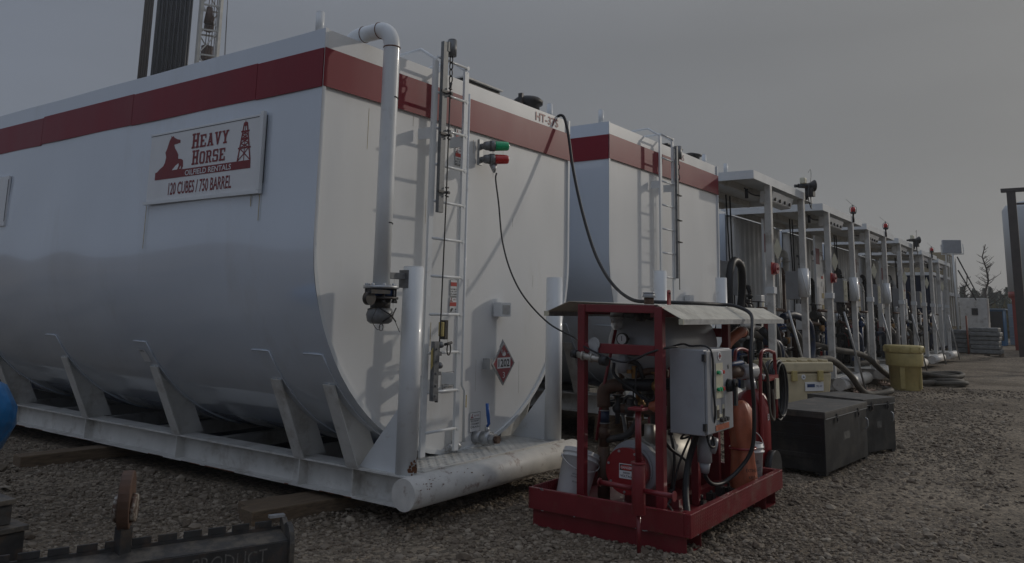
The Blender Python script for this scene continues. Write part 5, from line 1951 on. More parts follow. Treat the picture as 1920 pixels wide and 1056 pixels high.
for (a, b, c, r, mt) in (((1.98, -1.42, .60), (2.02, -1.6, .66), (2.03, -1.7, .80), .028, 'dark'), ((2.0, -1.55, .86), (2.05, -1.75, .86), (2.1, -1.9, .86), .035, 'brown'),
                         ((2.1, -1.62, 1.12), (2.12, -1.75, 1.16), (2.15, -1.9, 1.15), .03, 'brown'), ((2.05, -1.5, 1.23), (2.08, -1.65, 1.22), (2.1, -1.7, 1.10), .02, 'dark')):
    mb = MB(); mb.tube(cr([a, b, c], 5), r, 10); mb.build('pipe', mt, R_)
mb = MB(); mb.ball((2.02, -1.62, .86), .055); mb.cyl((2.02, -1.62, .80), (2.02, -1.62, .94), .03, n=10); mb.tube([(2.02-.0, -1.62+.06*cos(t), .90+.06*sin(t)) for t in [i*pi/7 for i in range(14)]], .012, 6, closed=True); mb.build('gate_valve', 'dark', R_)
mb = MB(); mb.cyl((2.0, -1.82, .92), (2.0, -1.90, .88), .05, n=12); mb.build('orange_union', 'orange', R_)
mb = MB(); mb.box(2.03, -1.66, 1.10, 2.07, -1.63, 1.2); mb.box(2.0, -1.64, 1.14, 2.03, -1.60, 1.17); mb.build('brass_valve', 'brass', R_)
mb = MB(); mb.cyl((2.0, -1.56, 1.28), (2.0, -1.56, 1.14), .045, .04, n=12); mb.box(1.97, -1.60, 1.22, 2.05, -1.48, 1.27); mb.build('regulator', 'cab', R_)
mb = MB(); mb.cyl((2.02, -1.65, 1.285), (2.02, -1.65, 1.345), .05, n=14); mb.build('pressure_switch', 'dark', R_)
mb = MB(); mb.cyl((2.35, -1.84, 1.02), (2.35, -1.84, 1.24), .07, n=20); mb.cyl((2.35, -1.84, 1.24), (2.35, -1.84, 1.27), .03, n=10); mb.build('filter_canister', 'red', R_)
mb = MB(); mb.tube(cr([(1.97, -1.50, 1.22), (1.95, -1.52, 1.12), (1.97, -1.7, 1.0), (1.98, -1.85, .9), (1.98, -1.88, .7)], 6), .014, 8)
mb.tube(cr([(1.98, -1.70, 1.2), (1.94, -1.72, 1.0), (1.96, -1.85, .95), (1.96, -1.90, 1.15)], 6), .007, 6)
mb.tube(cr([(2.0, -1.66, 1.05), (2.0, -1.66, .9)], 3), .006, 5); mb.build('small_hose', 'black', R_)
# tube orange to the far end
mb = MB(); mb.tube(cr([(3.20, -1.95, 1.22), (3.35, -1.95, 1.36), (3.6, -1.98, 1.46), (3.72, -1.97, 1.46)], 6), .05, 14); mb.build('exhaust_elbow', 'orange', R_)
mb = MB(); mb.cyl((3.70, -1.97, 1.46), (3.76, -1.96, 1.46), .056, n=14); mb.build('elbow_collar', 'brown', R_)
mb = MB()
mb.tube([(3.3, -1.9, 1.08), (3.72, -2.02, 1.10)], .052, 12)
mb.build('outlet_pipe', 'brown', R_)
mb = MB(); mb.cyl((3.58, -1.98, 1.09), (3.80, -2.04, 1.10), .068, n=16); mb.cyl((3.70, -2.03, 1.02), (3.70, -2.05, .93), .05, n=12); mb.build('green_coupling', 'airtank', R_)
mb = MB(); mb.tube([(3.30, -1.93, 1.16), (3.62, -1.99, 1.18)], .022, 8); mb.build('blue_pipe', 'bluecoat', R_)
for yq in (-1.62, -1.78):
    mb = MB(); mb.cyl((3.25, yq, 1.22), (3.25, yq, 1.40), .035, .03, n=10); mb.ball((3.25, yq, 1.27), .05); mb.cyl((3.25, yq, 1.50), (3.25, yq, 1.56), .03, n=8); mb.build('relief_valve', 'dark', R_)
rq = random.Random(5)
for i in range(26):
    x, y, z = rq.uniform(2.0, 3.1), rq.uniform(-2.0, -1.3), rq.uniform(.65, 1.2)
    dx, dy, dz = rq.choice([(.35, 0, 0), (0, .25, 0), (0, 0, -.45), (.2, .1, -.3)])
    r = rq.choice([.012, .018, .028, .036])
    mb = MB()
    a = Vector((x, y, z)); b = a+Vector((dx, dy, dz))
    mb.tube(cr([a, a.lerp(b, .5)+Vector((0, -.03, .02)), b], 4), r, 8)
    mb.cyl(a-Vector((0, 0, .02)), a+Vector((0, 0, .02)), r*1.8, n=8)
    mb.cyl(b-Vector((0, 0, .02)), b+Vector((0, 0, .02)), r*1.8, n=8)
    mb.build('pipe', rq.choice(['dark', 'brown', 'darkgalv', 'black', 'dark', 'brass', 'skidred']), R_)
for i in range(9):
    x, y, z = rq.uniform(2.0, 3.0), rq.uniform(-2.0, -1.35), rq.uniform(.68, 1.15)
    mb = MB()
    mb.ball((x, y, z), .045)
    mb.cyl((x, y, z-.12), (x, y, z+.10), .022, n=8)
    mb.cyl((x, y, z+.10), (x, y, z+.112), .045, n=12)
    mb.build('valve', rq.choice(['dark', 'brown', 'brass', 'darkgalv']), R_)
for i in range(5):
    x, y = 2.3+.2*i, -2.12
    mb = MB(); mb.box(x, y, .136, x+.06, y+.06, .17+.02*(i % 3)); mb.cyl((x+.03, y+.03, .17), (x+.03, y+.03, .21), .012, n=6); mb.build('anchor_bolt', 'dark', R_)
# control cabinet
mb = MB(); mb.box(1.80, -2.37, .775, 2.30, -2.13, 1.37)
cb = mb.build('control_cabinet', 'cab', R_, bevel=0.006)
mb = MB(); mb.box(1.815, -2.388, .785, 2.29, -2.371, 1.36); mb.build('door', 'cab', cb, bevel=0.003)
for z in (.81, 1.29):
    mb = MB(); mb.box(1.79, -2.384, z, 1.815, -2.36, z+.05); mb.build('hinge', 'black', cb)
mb = MB(); mb.box(1.97, -2.392, 1.02, 2.10, -2.389, 1.27); mb.build('switch_plate', 'label', cb)
lamps = [('green', 'signwhite', 'redlens'), ('green', 'green', 'redlens')]
for r_i, z in enumerate((1.205, 1.085)):
    for c_i, x in enumerate((1.995, 2.037, 2.078)):
        mb = MB(); mb.cyl((x, -2.393, z), (x, -2.412, z), .014, n=12); mb.build('push_button', lamps[r_i][c_i], cb)
for (x, z) in ((1.975, .93), (2.075, .93)):
    mb = MB(); mb.box(x, -2.392, z-.06, x+.04, -2.389, z+.04); me_ = mb.build('meter', 'label', cb)
    mb = MB(); mb.box(x+.004, -2.396, z-.05, x+.036, -2.3925, z+.01); mb.build('meter_window', 'dark', me_)
for x in (2.04, 2.09, 2.14):
    mb = MB(); mb.cyl((x, -2.389, .865), (x, -2.415, .865), .015, n=10); mb.build('selector', 'dark', cb)
mb = MB(); mb.box(2.0, -2.392, .885, 2.12, -2.3895, .905); mb.build('selector_label', 'label', cb)
mb = MB(); mb.box(1.95, -2.392, .795, 2.20, -2.3895, .835); mb.build('warning_strip', 'orange', cb)
mb = MB(); mb.cyl((2.045, -2.389, 1.32), (2.045, -2.392, 1.32), .033, n=24); lg = mb.build('round_badge', 'signwhite', cb)
mb = MB(); mb.box(2.037, -2.3936, 1.300, 2.053, -2.3925, 1.340); mb.box(2.025, -2.3950, 1.312, 2.065, -2.3940, 1.328); mb.build('cross_mark', 'maroon', lg)
mb = MB(); mb.cyl((2.20, -2.389, 1.10), (2.20, -2.43, 1.10), .05, .042, n=20); mb.box(2.19, -2.455, .955, 2.225, -2.432, 1.12); mb.cyl((2.207, -2.432, 1.12), (2.207, -2.455, 1.12), .03, n=12); mb.build('isolator_handle', 'black', cb)
mb = MB(); mb.box(2.20, -2.392, 1.22, 2.215, -2.3895, 1.25); mb.build('keyhole', 'ink', cb)
# the cabinet is a little wider than drawn above
for o_ in [cb]+[q_ for q_ in bpy.data.objects if q_.parent == cb]+[q_ for q_ in bpy.data.objects if q_.parent and q_.parent.parent == cb]:
    for v_ in o_.data.vertices:
        v_.co.x = (1.73-1.38)+(v_.co.x+1.38-1.80)*1.10
        v_.co.z = .755+(v_.co.z-.775)*1.033
        if v_.co.y > .2:
            v_.co.y += .03
# socket below cabinet
mb = MB()
mb.cyl((2.14, -2.20, .775), (2.14, -2.20, .70), .062, n=18)
mb.cyl((2.14, -2.20, .70), (2.14, -2.20, .50), .055, n=18)
mb.cyl((2.14, -2.20, .50), (2.14, -2.20, .42), .045, .03, n=14)
mb.cyl((2.17, -2.24, .63), (2.19, -2.275, .62), .062, n=20)
mb.build('plug_socket', 'airtank', R_)
mb = MB()
mb.tube(cr([(1.85, -2.2, .775), (1.92, -2.1, .69), (2.0, -2.18, .72), (2.02, -2.2, .775)], 5), .008, 6)
mb.tube(cr([(1.88, -2.22, .775), (1.87, -2.1, .5), (1.86, -2.05, .28), (1.8, -2.0, .15)], 5), .009, 6)
mb.tube(cr([(2.04, -2.2, .775), (2.06, -2.1, .5), (1.95, -2.12, .3), (1.80, -2.2, .15)], 5), .026, 8)
mb.tube(cr([(1.80, -1.98, .72), (1.95, -2.0, .60), (2.08, -2.05, .52), (2.12, -2.08, .46)], 5), .012, 6)
mb.tube(cr([(2.06, -2.25, .72), (2.05, -2.28, .64), (2.12, -2.29, .63), (2.14, -2.27, .70)], 5), .010, 6)
mb.tube(cr([(1.95, -1.98, 1.36), (1.88, -2.14, 1.40), (1.84, -2.22, 1.39), (1.835, -2.385, 1.37), (1.85, -2.395, 1.1), (1.87, -2.39, .85), (1.95, -2.25, .72)], 6), .008, 6)
mb.build('wiring', 'black', R_)
mb = MB(); mb.tube(cr([(1.78, -2.0, .18), (1.70, -2.05, .26), (1.62, -2.15, .24), (1.58, -2.2, .17)], 5), .008, 6); mb.ball((1.57, -2.2, .16), .03); mb.build('ground_clamp', 'dark', R_)

# jack stand in front of the tray
R_ = root('leveling_jack', (1.22, -2.09, 0), 'red screw jack standing upright in front of the skid tray', 'jack')
jx, jy = 1.22, -2.09
mb = MB(); mb.cyl((jx, jy, .27), (jx, jy, .60), .047, n=24); mb.cyl((jx, jy, .60), (jx, jy, .615), .053, n=24); mb.build('sleeve', 'skidred', R_, bevel=0.003)
mb = MB(); mb.cyl((jx, jy, .6155), (jx, jy, .96), .022, n=16); mb.build('screw', 'skidred', R_)
mb = MB(); mb.box(jx-.05, jy-.055, .961, jx+.05, jy+.055, .98); mb.cyl((jx, jy-.03, .981), (jx, jy-.03, 1.0), .01, n=8); mb.build('head_plate', 'skidred', R_, bevel=0.003)
mb = MB(); mb.cyl((jx, jy, 0.0), (jx, jy, .27), .014, n=12); mb.build('lower_rod', 'skidred', R_)
mb = MB(); mb.cyl((jx, jy+.30, .44), (jx, jy+.048, .435), .018, n=12); mb.cyl((jx, jy-.048, .43), (jx, jy-.26, .425), .018, n=12); mb.cyl((jx, jy-.26, .425), (jx, jy-.268, .425), .035, n=16); mb.cyl((jx, jy+.308, .44), (jx, jy+.30, .44), .03, n=12)
mb.build('crank_arm', 'skidred', R_)

# ------------------------------------------------------------------ buckets, bag
def bucket(base, axis, r0, r1, h, label, handle_up, writing=True):
    base, axis = Vector(base), Vector(axis).normalized()
    R_ = root('bucket', base, label, 'bucket', 'white plastic buckets on the red skid')
    prof = [(r0*.97, 0), (r0, .005), (r1*.985, h*.80), (r1+.012, h*.80+.001), (r1+.012, h*.83), (r1, h*.832), (r1, h*.90), (r1+.008, h*.902), (r1+.008, h*.93), (r1, h*.932),
            (r1+.002, h), (r1-.006, h), (r1-.008, h*.92), (r0-.008, .02), (.01, .02)]
    mb = MB(); mb.lathe(prof, base, ax=axis, n=40)
    b_ = mb.build('pail', 'bucket', R_)
    e = Vector((0, -1, 0)) if abs(axis.y) < .9 else Vector((1, 0, 0))
    side = axis.cross(Vector((-.8, -.6, 0))).normalized()
    c = base+axis*h*.86
    P = []
    out = Vector((-.8, -.6, 0)) if not handle_up else axis
    for i in range(15):
        t = pi*i/14
        P.append(c+side*cos(t)*(r1+.014)+(out*(r1+.05)-axis*(0 if handle_up else .06))*sin(t))
    mb = MB(); mb.tube(P, .0035, 6); mb.build('bail_handle', 'bucket', R_)
    if writing:
        # label print wraps the front of the pail
        mb = MB()
        f_ = (Vector((-.8, -.6, 0))-axis*axis.dot(Vector((-.8, -.6, 0)))).normalized()
        s_ = f_.cross(axis).normalized()
        rows = [('FLUID SEALER', .60, .07, .012), ('CONCENTRATE', .55, .09, .014), ('KEEP CONTAINER CLOSED', .45, .12, .009), ('STORE UPRIGHT  DO NOT FREEZE', .40, .13, .008), ('NET CONTENTS 20 L', .30, .09, .010)]
        for (tx_, hh, wd, th) in rows:
            tm = MB(); text(tx_, (0, 0, 0), (1, 0, 0), (0, 0, 1), wd, th, tm)
            vs = []
            for v in tm.v:
                u = v.x-wd/2
                hgt = h*hh+v.z
                rad = r0+(r1-r0)*hgt/(h*.8)+.0022
                a = u/rad
                vs.append(base+axis*hgt+f_*cos(a)*rad-s_*sin(a)*rad)
            mb.add(vs, tm.f)
        mb.build('print', 'ink', R_)
    return R_


bk = bucket((1.74, -1.235, .15), (.40, -.03, .90), .125, .147, .38, 'large white bucket tilted behind the left frame post of the skid', False)
mb = MB()
P_ = Vector((1.74, -1.235, .15))+Vector((.40, -.03, .90)).normalized()*.32
mb.tube([P_+Vector((.05, -.03, 0)), P_+Vector((.03, -.02, .12))], .022, 8)
mb.build('spout', 'orange', bk)
bucket((3.28, -2.17, .136), (0, 0, 1), .085, .105, .37, 'small white bucket with its handle up at the far corner of the skid tray', True)

# bagged extinguisher
R_ = root('covered_extinguisher', (2.88, -2.24, 0.136), 'fire extinguisher under an orange vinyl cover, strapped in red on the skid', 'extinguisher')
mb = MB()
n = 28
prof = [(.11, .02), (.118, .06), (.115, .20), (.100, .32), (.096, .36), (.108, .45), (.112, .56), (.095, .66), (.06, .72), (.025, .745)]
vs, fs = [], []
for j, (r, z) in enumerate(prof):
    for i in range(n):
        a = 2*pi*i/n
        rr = r*(1+.09*sin(5*a+j*.9)+.05*sin(9*a-j*1.3))*(1.0+.12*cos(a-.6))
        vs.append((2.88+rr*cos(a), -2.24+rr*sin(a)*.9, .16+z))
for j in range(len(prof)-1):
    for i in range(n):
        fs.append((j*n+i, j*n+(i+1) % n, (j+1)*n+(i+1) % n, (j+1)*n+i))
fs.append(tuple(range((len(prof)-1)*n, len(prof)*n)))
mb.add(vs, fs, True)
mb.build('vinyl_cover', 'orange', R_)
mb = MB(); mb.tube([(2.88+.107*1.06*cos(t), -2.24+.10*1.06*sin(t), .52) for t in [i*pi/12 for i in range(24)]], .011, 6, closed=True); mb.build('strap', 'red', R_)
mb = MB(); mb.cyl((2.88, -2.24, .15), (2.88, -2.24, .20), .125, n=20); mb.build('base_ring', 'dark', R_)
mb = MB()
fdir = Vector((-.35, -.94, 0)).normalized()
sdir = Vector((0, 0, 1)).cross(fdir)
for tx_, z, wd in (('EXTINGUISHER', .345, .17), ('KEEP CLEAR', .29, .13)):
    tm = MB(); text(tx_, (0, 0, 0), (1, 0, 0), (0, 0, 1), wd, .026, tm, off=.01)
    mb.add([Vector((2.88, -2.24, z))+fdir*cos((v.x-wd/2)/.12)*.132+sdir*sin((v.x-wd/2)/.12)*.132+Vector((0, 0, v.z)) for v in tm.v], tm.f)
mb.build('lettering', 'ink', R_)
mb = MB(); P = [Vector((2.88, -2.24, .63))+fdir*.120+sdir*(.02*cos(t))+Vector((0, 0, .05*sin(t))) for t in [i*pi/8 for i in range(16)]]; mb.tube(P, .004, 5, closed=True); mb.tube([Vector((2.88, -2.24, .60))+fdir*.122, Vector((2.88, -2.24, .67))+fdir*.122], .005, 5); mb.build('flame_mark', 'ink', R_)

# red wheeled extinguisher with coiled black hose behind the skid
R_ = root('wheeled_extinguisher', (4.05, -1.93, 0), 'red wheeled extinguisher with a tube frame and coiled black hose behind the skid', 'extinguisher')
wx, wy = 4.05, -1.93
mb = MB(); mb.lathe([(.14, 0), (.17, .05), (.17, .62), (.13, .73), (.05, .78), (.04, .84)], (wx, wy, .12), n=28); mb.build('cylinder', 'red', R_)
mb = MB(); text('EX', (wx-.06, wy-.172, .62), (1, 0, 0), (0, 0, 1), .06, .06, mb, off=.01); mb.build('lettering', 'signwhite', R_)
for dy in (-.13, .13):
    mb = MB(); mb.tube(cr([(wx-.12, wy+dy, .1), (wx-.14, wy+dy, .8), (wx-.10, wy+dy, 1.20), (wx+.0, wy+dy, 1.28), (wx+.25, wy+dy, 1.26), (wx+.34, wy+dy, 1.18), (wx+.34, wy+dy, .6)], 5), .018, 8); mb.build('frame_tube', 'red', R_)
mb = MB(); mb.box(wx+.05, wy-.15, .98, wx+.38, wy+.12, 1.03); mb.build('hose_bracket', 'red', R_)
mb = MB()
for i in range(9):
    r = .27-.012*(i % 3)
    mb.tube([(wx+.48+.02*i+r*.75*cos(t), wy-.10+.03*(i % 5)-.02, .86+r*1.1*sin(t)) for t in [j*2*pi/26 for j in range(26)]], .015, 6, closed=True)
mb.build('hose_coil', 'black', R_)
for dy in (-.2, .2):
    mb = MB(); mb.cyl((wx-.02, wy+dy-.03, .17), (wx-.02, wy+dy+.03, .17), .17, n=24); mb.build('wheel', 'black', R_)
mb = MB(); mb.tube(cr([(wx-.1, wy-.1, 1.25), (wx-.05, wy-.16, 1.1), (wx+.02, wy-.16, .95), (wx+.0, wy-.17, .7), (wx+.1, wy-.18, .62), (wx+.12, wy-.17, .9)], 5), .015, 6); mb.build('discharge_hose', 'hose', R_)
mb = MB(); mb.cyl((wx, wy, .96), (wx, wy, 1.06), .05, n=12); mb.box(wx-.01, wy-.12, 1.0, wx+.16, wy+.02, 1.04); mb.build('valve_head', 'galv', R_)
mb = MB(); mb.box(wx+.20, wy-.18, .80, wx+.30, wy-.165, 1.0); mb.build('inspection_tag', 'label', R_)

# ------------------------------------------------------------------ cables between tank and skid
def cable(name, pts, r, label, mt='black', cat='cable', group=None, n=6):
    mb = MB(); mb.tube(cr(pts, n), r, 8)
    return tag(mb.build(name, mt, loc=pts[0]), label, cat, group)


cable('lamp_cable', [(2.08, -.17, 2.93), (2.07, -.17, 2.86), (2.06, -.22, 2.62), (2.02, -.3, 2.27), (2.0, -.42, 1.976), (2.051, -.55, 1.736), (2.148, -.75, 1.516), (2.18, -1.0, 1.40), (1.85, -1.25, 1.36), (1.56, -1.46, 1.358),
                     (1.545, -1.642, 1.296), (1.545, -1.79, 1.262), (1.545, -1.903, 1.286), (1.55, -2.01, 1.335), (1.60, -2.12, 1.375), (1.72, -2.17, 1.385)], .008, 'thin black cable hanging from the red signal lamp to the skid')
cable('power_cable', [(3.42, .05, 3.70), (3.45, .0, 3.80), (3.48, -.05, 3.80), (3.47, -.10, 3.69), (3.446, -.15, 3.513), (3.377, -.25, 3.145), (3.298, -.4, 2.716), (3.179, -.6, 2.304), (3.043, -.8, 2.048), (2.853, -1.05, 1.858), (2.6, -1.35, 1.745), (2.45, -1.6, 1.727),
                      (2.48, -1.85, 1.722), (2.7, -1.97, 1.72), (2.98, -2.04, 1.715), (3.06, -2.14, 1.705), (3.0, -2.30, 1.635), (2.80, -2.375, 1.48), (2.70, -2.39, 1.33), (2.68, -2.40, 1.152), (2.72, -2.40, .882), (2.72, -2.38, .569), (2.66, -2.30, .40), (2.50, -2.22, .30), (2.30, -2.2, .31), (2.16, -2.2, .38), (2.14, -2.2, .44)], .0165,
      'thick black power cable from the tank top over the canopy to the socket')

# ------------------------------------------------------------------ black boxes
def steel_box(loc, th, a, b, h, label, handles=True):
    R_ = root('job_box', (loc[0], loc[1], 0), label, 'box', 'black steel boxes on the gravel', world=False)
    R_.rotation_euler = (0, 0, th)
    mb = MB(); mb.box(.012, .012, .03, a-.012, b-.012, h-.05)
    # pressed ribs on the end face
    for z in (.16, .34, .46):
        mb.box(.004, .05, z, .0115, b-.05, z+.05)
    mb.build('body', 'boxblack', R_, bevel=.008)
    mb = MB()
    mb.box(0, 0, h-.012, a, b, h)
    mb.box(0, 0, h-.065, a, .004, h-.0125)
    mb.box(0, b-.004, h-.065, a, b, h-.0125)
    mb.box(0, .0045, h-.065, .004, b-.0045, h-.0125)
    mb.box(a-.004, .0045, h-.065, a, b-.0045, h-.0125)
    mb.build('lid', 'boxlid', R_, bevel=.003)
    mb = MB(); mb.box(.01, -.004, h-.075, a-.01, -.0005, h-.068); mb.build('lid_trim', 'galv', R_)
    mb = MB(); mb.tube(cr([(a-.12, -.002, h-.17), (a-.12, -.03, h-.19), (a-.12, -.03, h-.27), (a-.12, -.002, h-.29)], 4), .007, 6); mb.build('handle', 'galv', R_)
    for xx in (a*.25, a*.75):
        mb = MB(); mb.box(xx-.02, -.012, h-.14, xx+.02, -.0045, h-.04); mb.box(xx-.012, -.020, h-.12, xx+.012, -.0125, h-.085); mb.build('hasp', 'dark', R_)
    mb = MB(); mb.box(a*.42, .0115, .30, a*.56, .0119, .38); mb.build('worn_label', 'duststeel2', R_)
    for xx in (.02, a-.1):
        for yy in (.02, b-.1):
            mb = MB(); mb.box(xx, yy, 0, xx+.08, yy+.08, .029); mb.build('foot', 'boxblack', R_)
    OFF[0] = Vector((0, 0, 0))
    return R_


steel_box((4.87, -2.41), -.072, 1.477, .609, .641, 'black steel box with dusty lid, nearest the red skid')
steel_box((6.46, -2.45), -.33, .71, .76, .648, 'black steel box half behind the larger dusty one')

# ------------------------------------------------------------------ cream tote and yellow drum
tx0 = Vector((9.35, -.80, 0))
R_ = root('spill_tote', (8.86, -0.74, 0), 'cream ribbed plastic tote behind the black boxes', 'tote', world=False)
R_.rotation_euler = (0, 0, radians(-33))
mb = MB()
mb.hexa([(.06, .06, .0), (.98, .06, .0), (.98, .58, .0), (.06, .58, .0), (0, 0, .72), (1.03, 0, .72), (1.03, .62, .72), (0, .62, .72)])
mb.build('tub', 'cream', R_, bevel=.03)
mb = MB()
mb.box(-.02, -.02, .73, 1.05, .64, .89)
mb.build('lid', 'cream', R_, bevel=.025)
for i in range(5):
    mb = MB(); mb.box(.03+i*.21, .03, .891, .15+i*.21, .60, .925); mb.build('lid_rib', 'cream', R_, bevel=.012)
for xx in (.2, .72):
    mb = MB(); mb.box(xx, -.045, .60, xx+.1, -.005, .76); mb.build('latch', 'yellow', R_, bevel=.008)
mb = MB(); mb.box(.48, .002, .44, .85, .012, .58); tl = mb.build('label', 'signwhite', R_, bevel=.003)
mb = MB(); text('SPILL KIT', (.70, -.001, .50), (1, 0, 0), (0, 0, 1), .12, .03, mb); mb.box(.52, -.001, .50, .67, .0015, .55); mb.build('lettering', 'bluecoat', tl)
mb = MB(); mb.cyl((.45, -.005, .66), (.45, .03, .66), .04, n=20); ff = mb.build('round_mark', 'signwhite', R_)
mb = MB(); mb.prism([(-.02, 0), (.02, 0), (0, .025)], (.45, -.0065, .65), (1, 0, 0), (0, 0, 1), (0, .001, 0)); mb.build('arrow', 'ink', ff)
OFF[0] = Vector((0, 0, 0))
R_ = root('overpack_drum', (16.2, -1.28, 0), 'yellow overpack drum with a screw lid on the gravel', 'drum')
mb = MB(); mb.lathe([(.30, 0), (.31, .02), (.335, .52), (.375, .53), (.385, .56), (.395, .80), (.39, .82)], (16.2, -1.28, 0), n=36); mb.build('drum_body', 'yellow', R_)
mb = MB(); mb.lathe([(.40, .822), (.41, .84), (.415, .97), (.40, .985), (.2, .99), (.02, .99)], (16.2, -1.28, 0), n=36); ld = mb.build('lid', 'yellow', R_)
for i in range(12):
    a = i*pi/6
    mb = MB(); mb.box(16.2+.414*cos(a)-.02, -1.28+.414*sin(a)-.02, .85, 16.2+.414*cos(a)+.02, -1.28+.414*sin(a)+.02, .95); mb.build('lug', 'yellow', ld)
mb = MB(); mb.box(15.855, -1.33, .05, 15.885, -1.24, .72); mb.build('rib', 'yellow', R_)
mb = MB(); mb.box(16.10, -1.63, .05, 16.18, -1.59, .5); mb.build('rib', 'yellow', R_)

# ------------------------------------------------------------------ hoses along the row
G = 'hoses lying along the open units'
def hose(pts, r, label, mt='hose', n=8):
    return cable('hose', pts, r, label, mt, 'hose', G, n)


hose([(8.75, -.0, 1.6), (8.72, -.0, 2.1), (8.85, -.0, 2.42), (9.08, -.0, 2.50), (9.32, .0, 2.38), (9.48, .05, 2.05), (9.5, .1, 1.7)], .065, 'thick dark hose looping over at the left of the first porch unit', 'black')
hose([(11.2, -.1, 1.58), (11.6, -.2, 1.62), (12.2, -.3, 1.45), (12.35, -.3, 1.0), (12.1, -.3, .65), (11.6, -.25, .55), (10.8, -.1, .5)], .07, 'dark blue hose curling out between the first two porch units', 'navy')
hose([(9.8, .0, 1.3), (10.1, -.3, 1.1), (10.6, -.4, .75), (11.4, -.5, .75), (12.3, -.62, .8), (13.2, -.75, .5), (14.0, -.9, .06), (14.9, -1.2, .06), (15.4, -1.0, .06)], .065, 'long grey hose draping off the first porch unit down to the gravel')
hose([(13.9, .1, 1.0), (14.3, -.25, .9), (15.4, -.60, .75), (16.6, -.75, .35), (17.3, -1.0, .07), (17.9, -1.5, .07), (18.6, -1.7, .07), (18.9, -1.4, .07), (18.2, -1.2, .07)], .065, 'grey hose running behind the yellow drum and bending back on the gravel')
hose([(18.2, -.5, .8), (18.4, -.75, .5), (18.5, -1.0, .2), (18.7, -1.2, .12), (19.2, -1.5, .10)], .07, 'short grey hose dropping to the coil beyond the yellow drum')
mb = MB()
for i in range(4):
    r = .62-.05*(i % 3)
    mb.tube([(18.7+.04*i+r*cos(t)*1.05, -1.75+.03*i+r*.75*sin(t)*(1+.06*sin(2*t+i)), .055+.055*i+.02*sin(2*t+i)) for t in [j*2*pi/28 for j in range(28)]], .055, 8, closed=True)
tag(mb.build('hose_coil', 'hose', loc=(18.7, -1.75, 0)), 'flat dark coil of hose on the gravel past the yellow drum', 'hose', G)
for i in range(6):
    px0 = (9.6, 13.4, 13.6, 17.3, 21.4, 25.4)[i]
    hose([(px0, -.05+.1*(i % 2), BT+.08), (px0+.8, -.25, BT+.10), (px0+1.6, -.15, BT+.08), (px0+2.1, .2, BT+.12), (px0+1.5, .45, BT+.1)], .07, ('dark blue hose lying across the first porch floor', 'grey hose lying on the second porch floor', 'second porch floor hose, dark blue, behind the grey one', 'hose lying on the third porch floor', 'hose lying on the fourth porch floor', 'hose lying on the fifth porch floor')[i], 'navy' if i % 2 == 0 else 'hose')
    hose([(px0+1.55, .55, 1.5), (px0+2.0, .3, 1.55), (px0+2.25, .2, 1.1), (px0+2.05, .2, .7), (px0+1.4, .3, .55)], .075, ('black looped hose at the right of the first porch', 'black looped hose at the right of the second porch', 'smaller black hose loop in the second porch', 'black looped hose in the third porch', 'black looped hose in the fourth porch', 'black looped hose in the fifth porch')[i], 'black')
# frayed rope bundles on the ground
for i, (x, y) in enumerate(((14.3, -.75), (16.9, -.85))):
    mb = MB()
    for q in range(9):
        a = random.uniform(-.5, .5)
        P = [(x+t*cos(a)*1.3-.6+random.uniform(-.08, .08), y+t*sin(a)*.8+random.uniform(-.06, .06), .03+.05*abs(sin(t*3+q))) for t in (0, .25, .5, .75, 1)]
        mb.tube(cr(P, 3), .018, 5)
    tag(mb.build('rope', 'straw', loc=(x, y, 0)), ('tangle of pale rope on the gravel left of the yellow drum', 'tangle of pale rope directly behind the yellow drum')[i], 'rope', 'pale ropes on the gravel')
# hanging wall extinguishers
for i, (x, y, z) in enumerate(((10.25, -.15, 1.05), (18.0, .3, .85), (22.1, .3, .9))):
    R_ = root('wall_extinguisher', (x, y, z), ('red extinguisher hung in the first porch unit', 'red extinguisher in the third porch unit', 'red extinguisher in the fourth porch unit')[i], 'extinguisher', 'red extinguishers in the porches')
    mb = MB(); mb.lathe([(.09, 0), (.10, .03), (.10, .5), (.07, .58), (.03, .60)], (x, y, z), n=20); mb.build('cylinder', 'red', R_)
    mb = MB(); mb.cyl((x, y, z+.6), (x, y, z+.66), .03, n=8); mb.box(x-.02, y-.14, z+.66, x+.02, y+.04, z+.69); mb.box(x-.02, y-.14, z+.71, x+.02, y+.04, z+.73); mb.build('valve', 'dark', R_)
    mb = MB(); mb.tube(cr([(x, y-.03, z+.64), (x-.13, y-.05, z+.7), (x-.15, y-.08, z+.5), (x-.12, y-.08, z+.1)], 5), .014, 6); mb.build('hose', 'black', R_)
mb = MB(); mb.cyl((33.5, -.75, 0), (33.5, -.75, 1.7), .035, n=8)
tag(mb.build('marker_post', 'dullorange', loc=(33.5, -.75, 0)), 'thin orange marker post at the far end of the row', 'post')

# ------------------------------------------------------------------ timbers under the first tank
def timber(a, b, wd, h, label):
    a, b = Vector((*a, h/2-.01)), Vector((*b, h/2-.01))
    mb = MB(); mb.bar(a, b, wd, h)
    o = mb.build('timber', 'wood', loc=(a.x, a.y, 0), bevel=.008)
    tag(o, label, 'timber', 'timbers under the skid')


timber((.05, .62), (1.4, .36), .22, .11, 'weathered timber under the near corner of the skid')
timber((-.10, 4.05), (1.5, 3.9), .2, .12, 'dark timber further back under the skid')
mb = MB(); mb.bar((.15, .80, .05), (.95, .60, .05), .16, .1)
tag(mb.build('timber', 'wood', loc=(.15, .8, 0), bevel=.006), 'short lower timber beside the near one', 'timber', 'timbers under the skid')

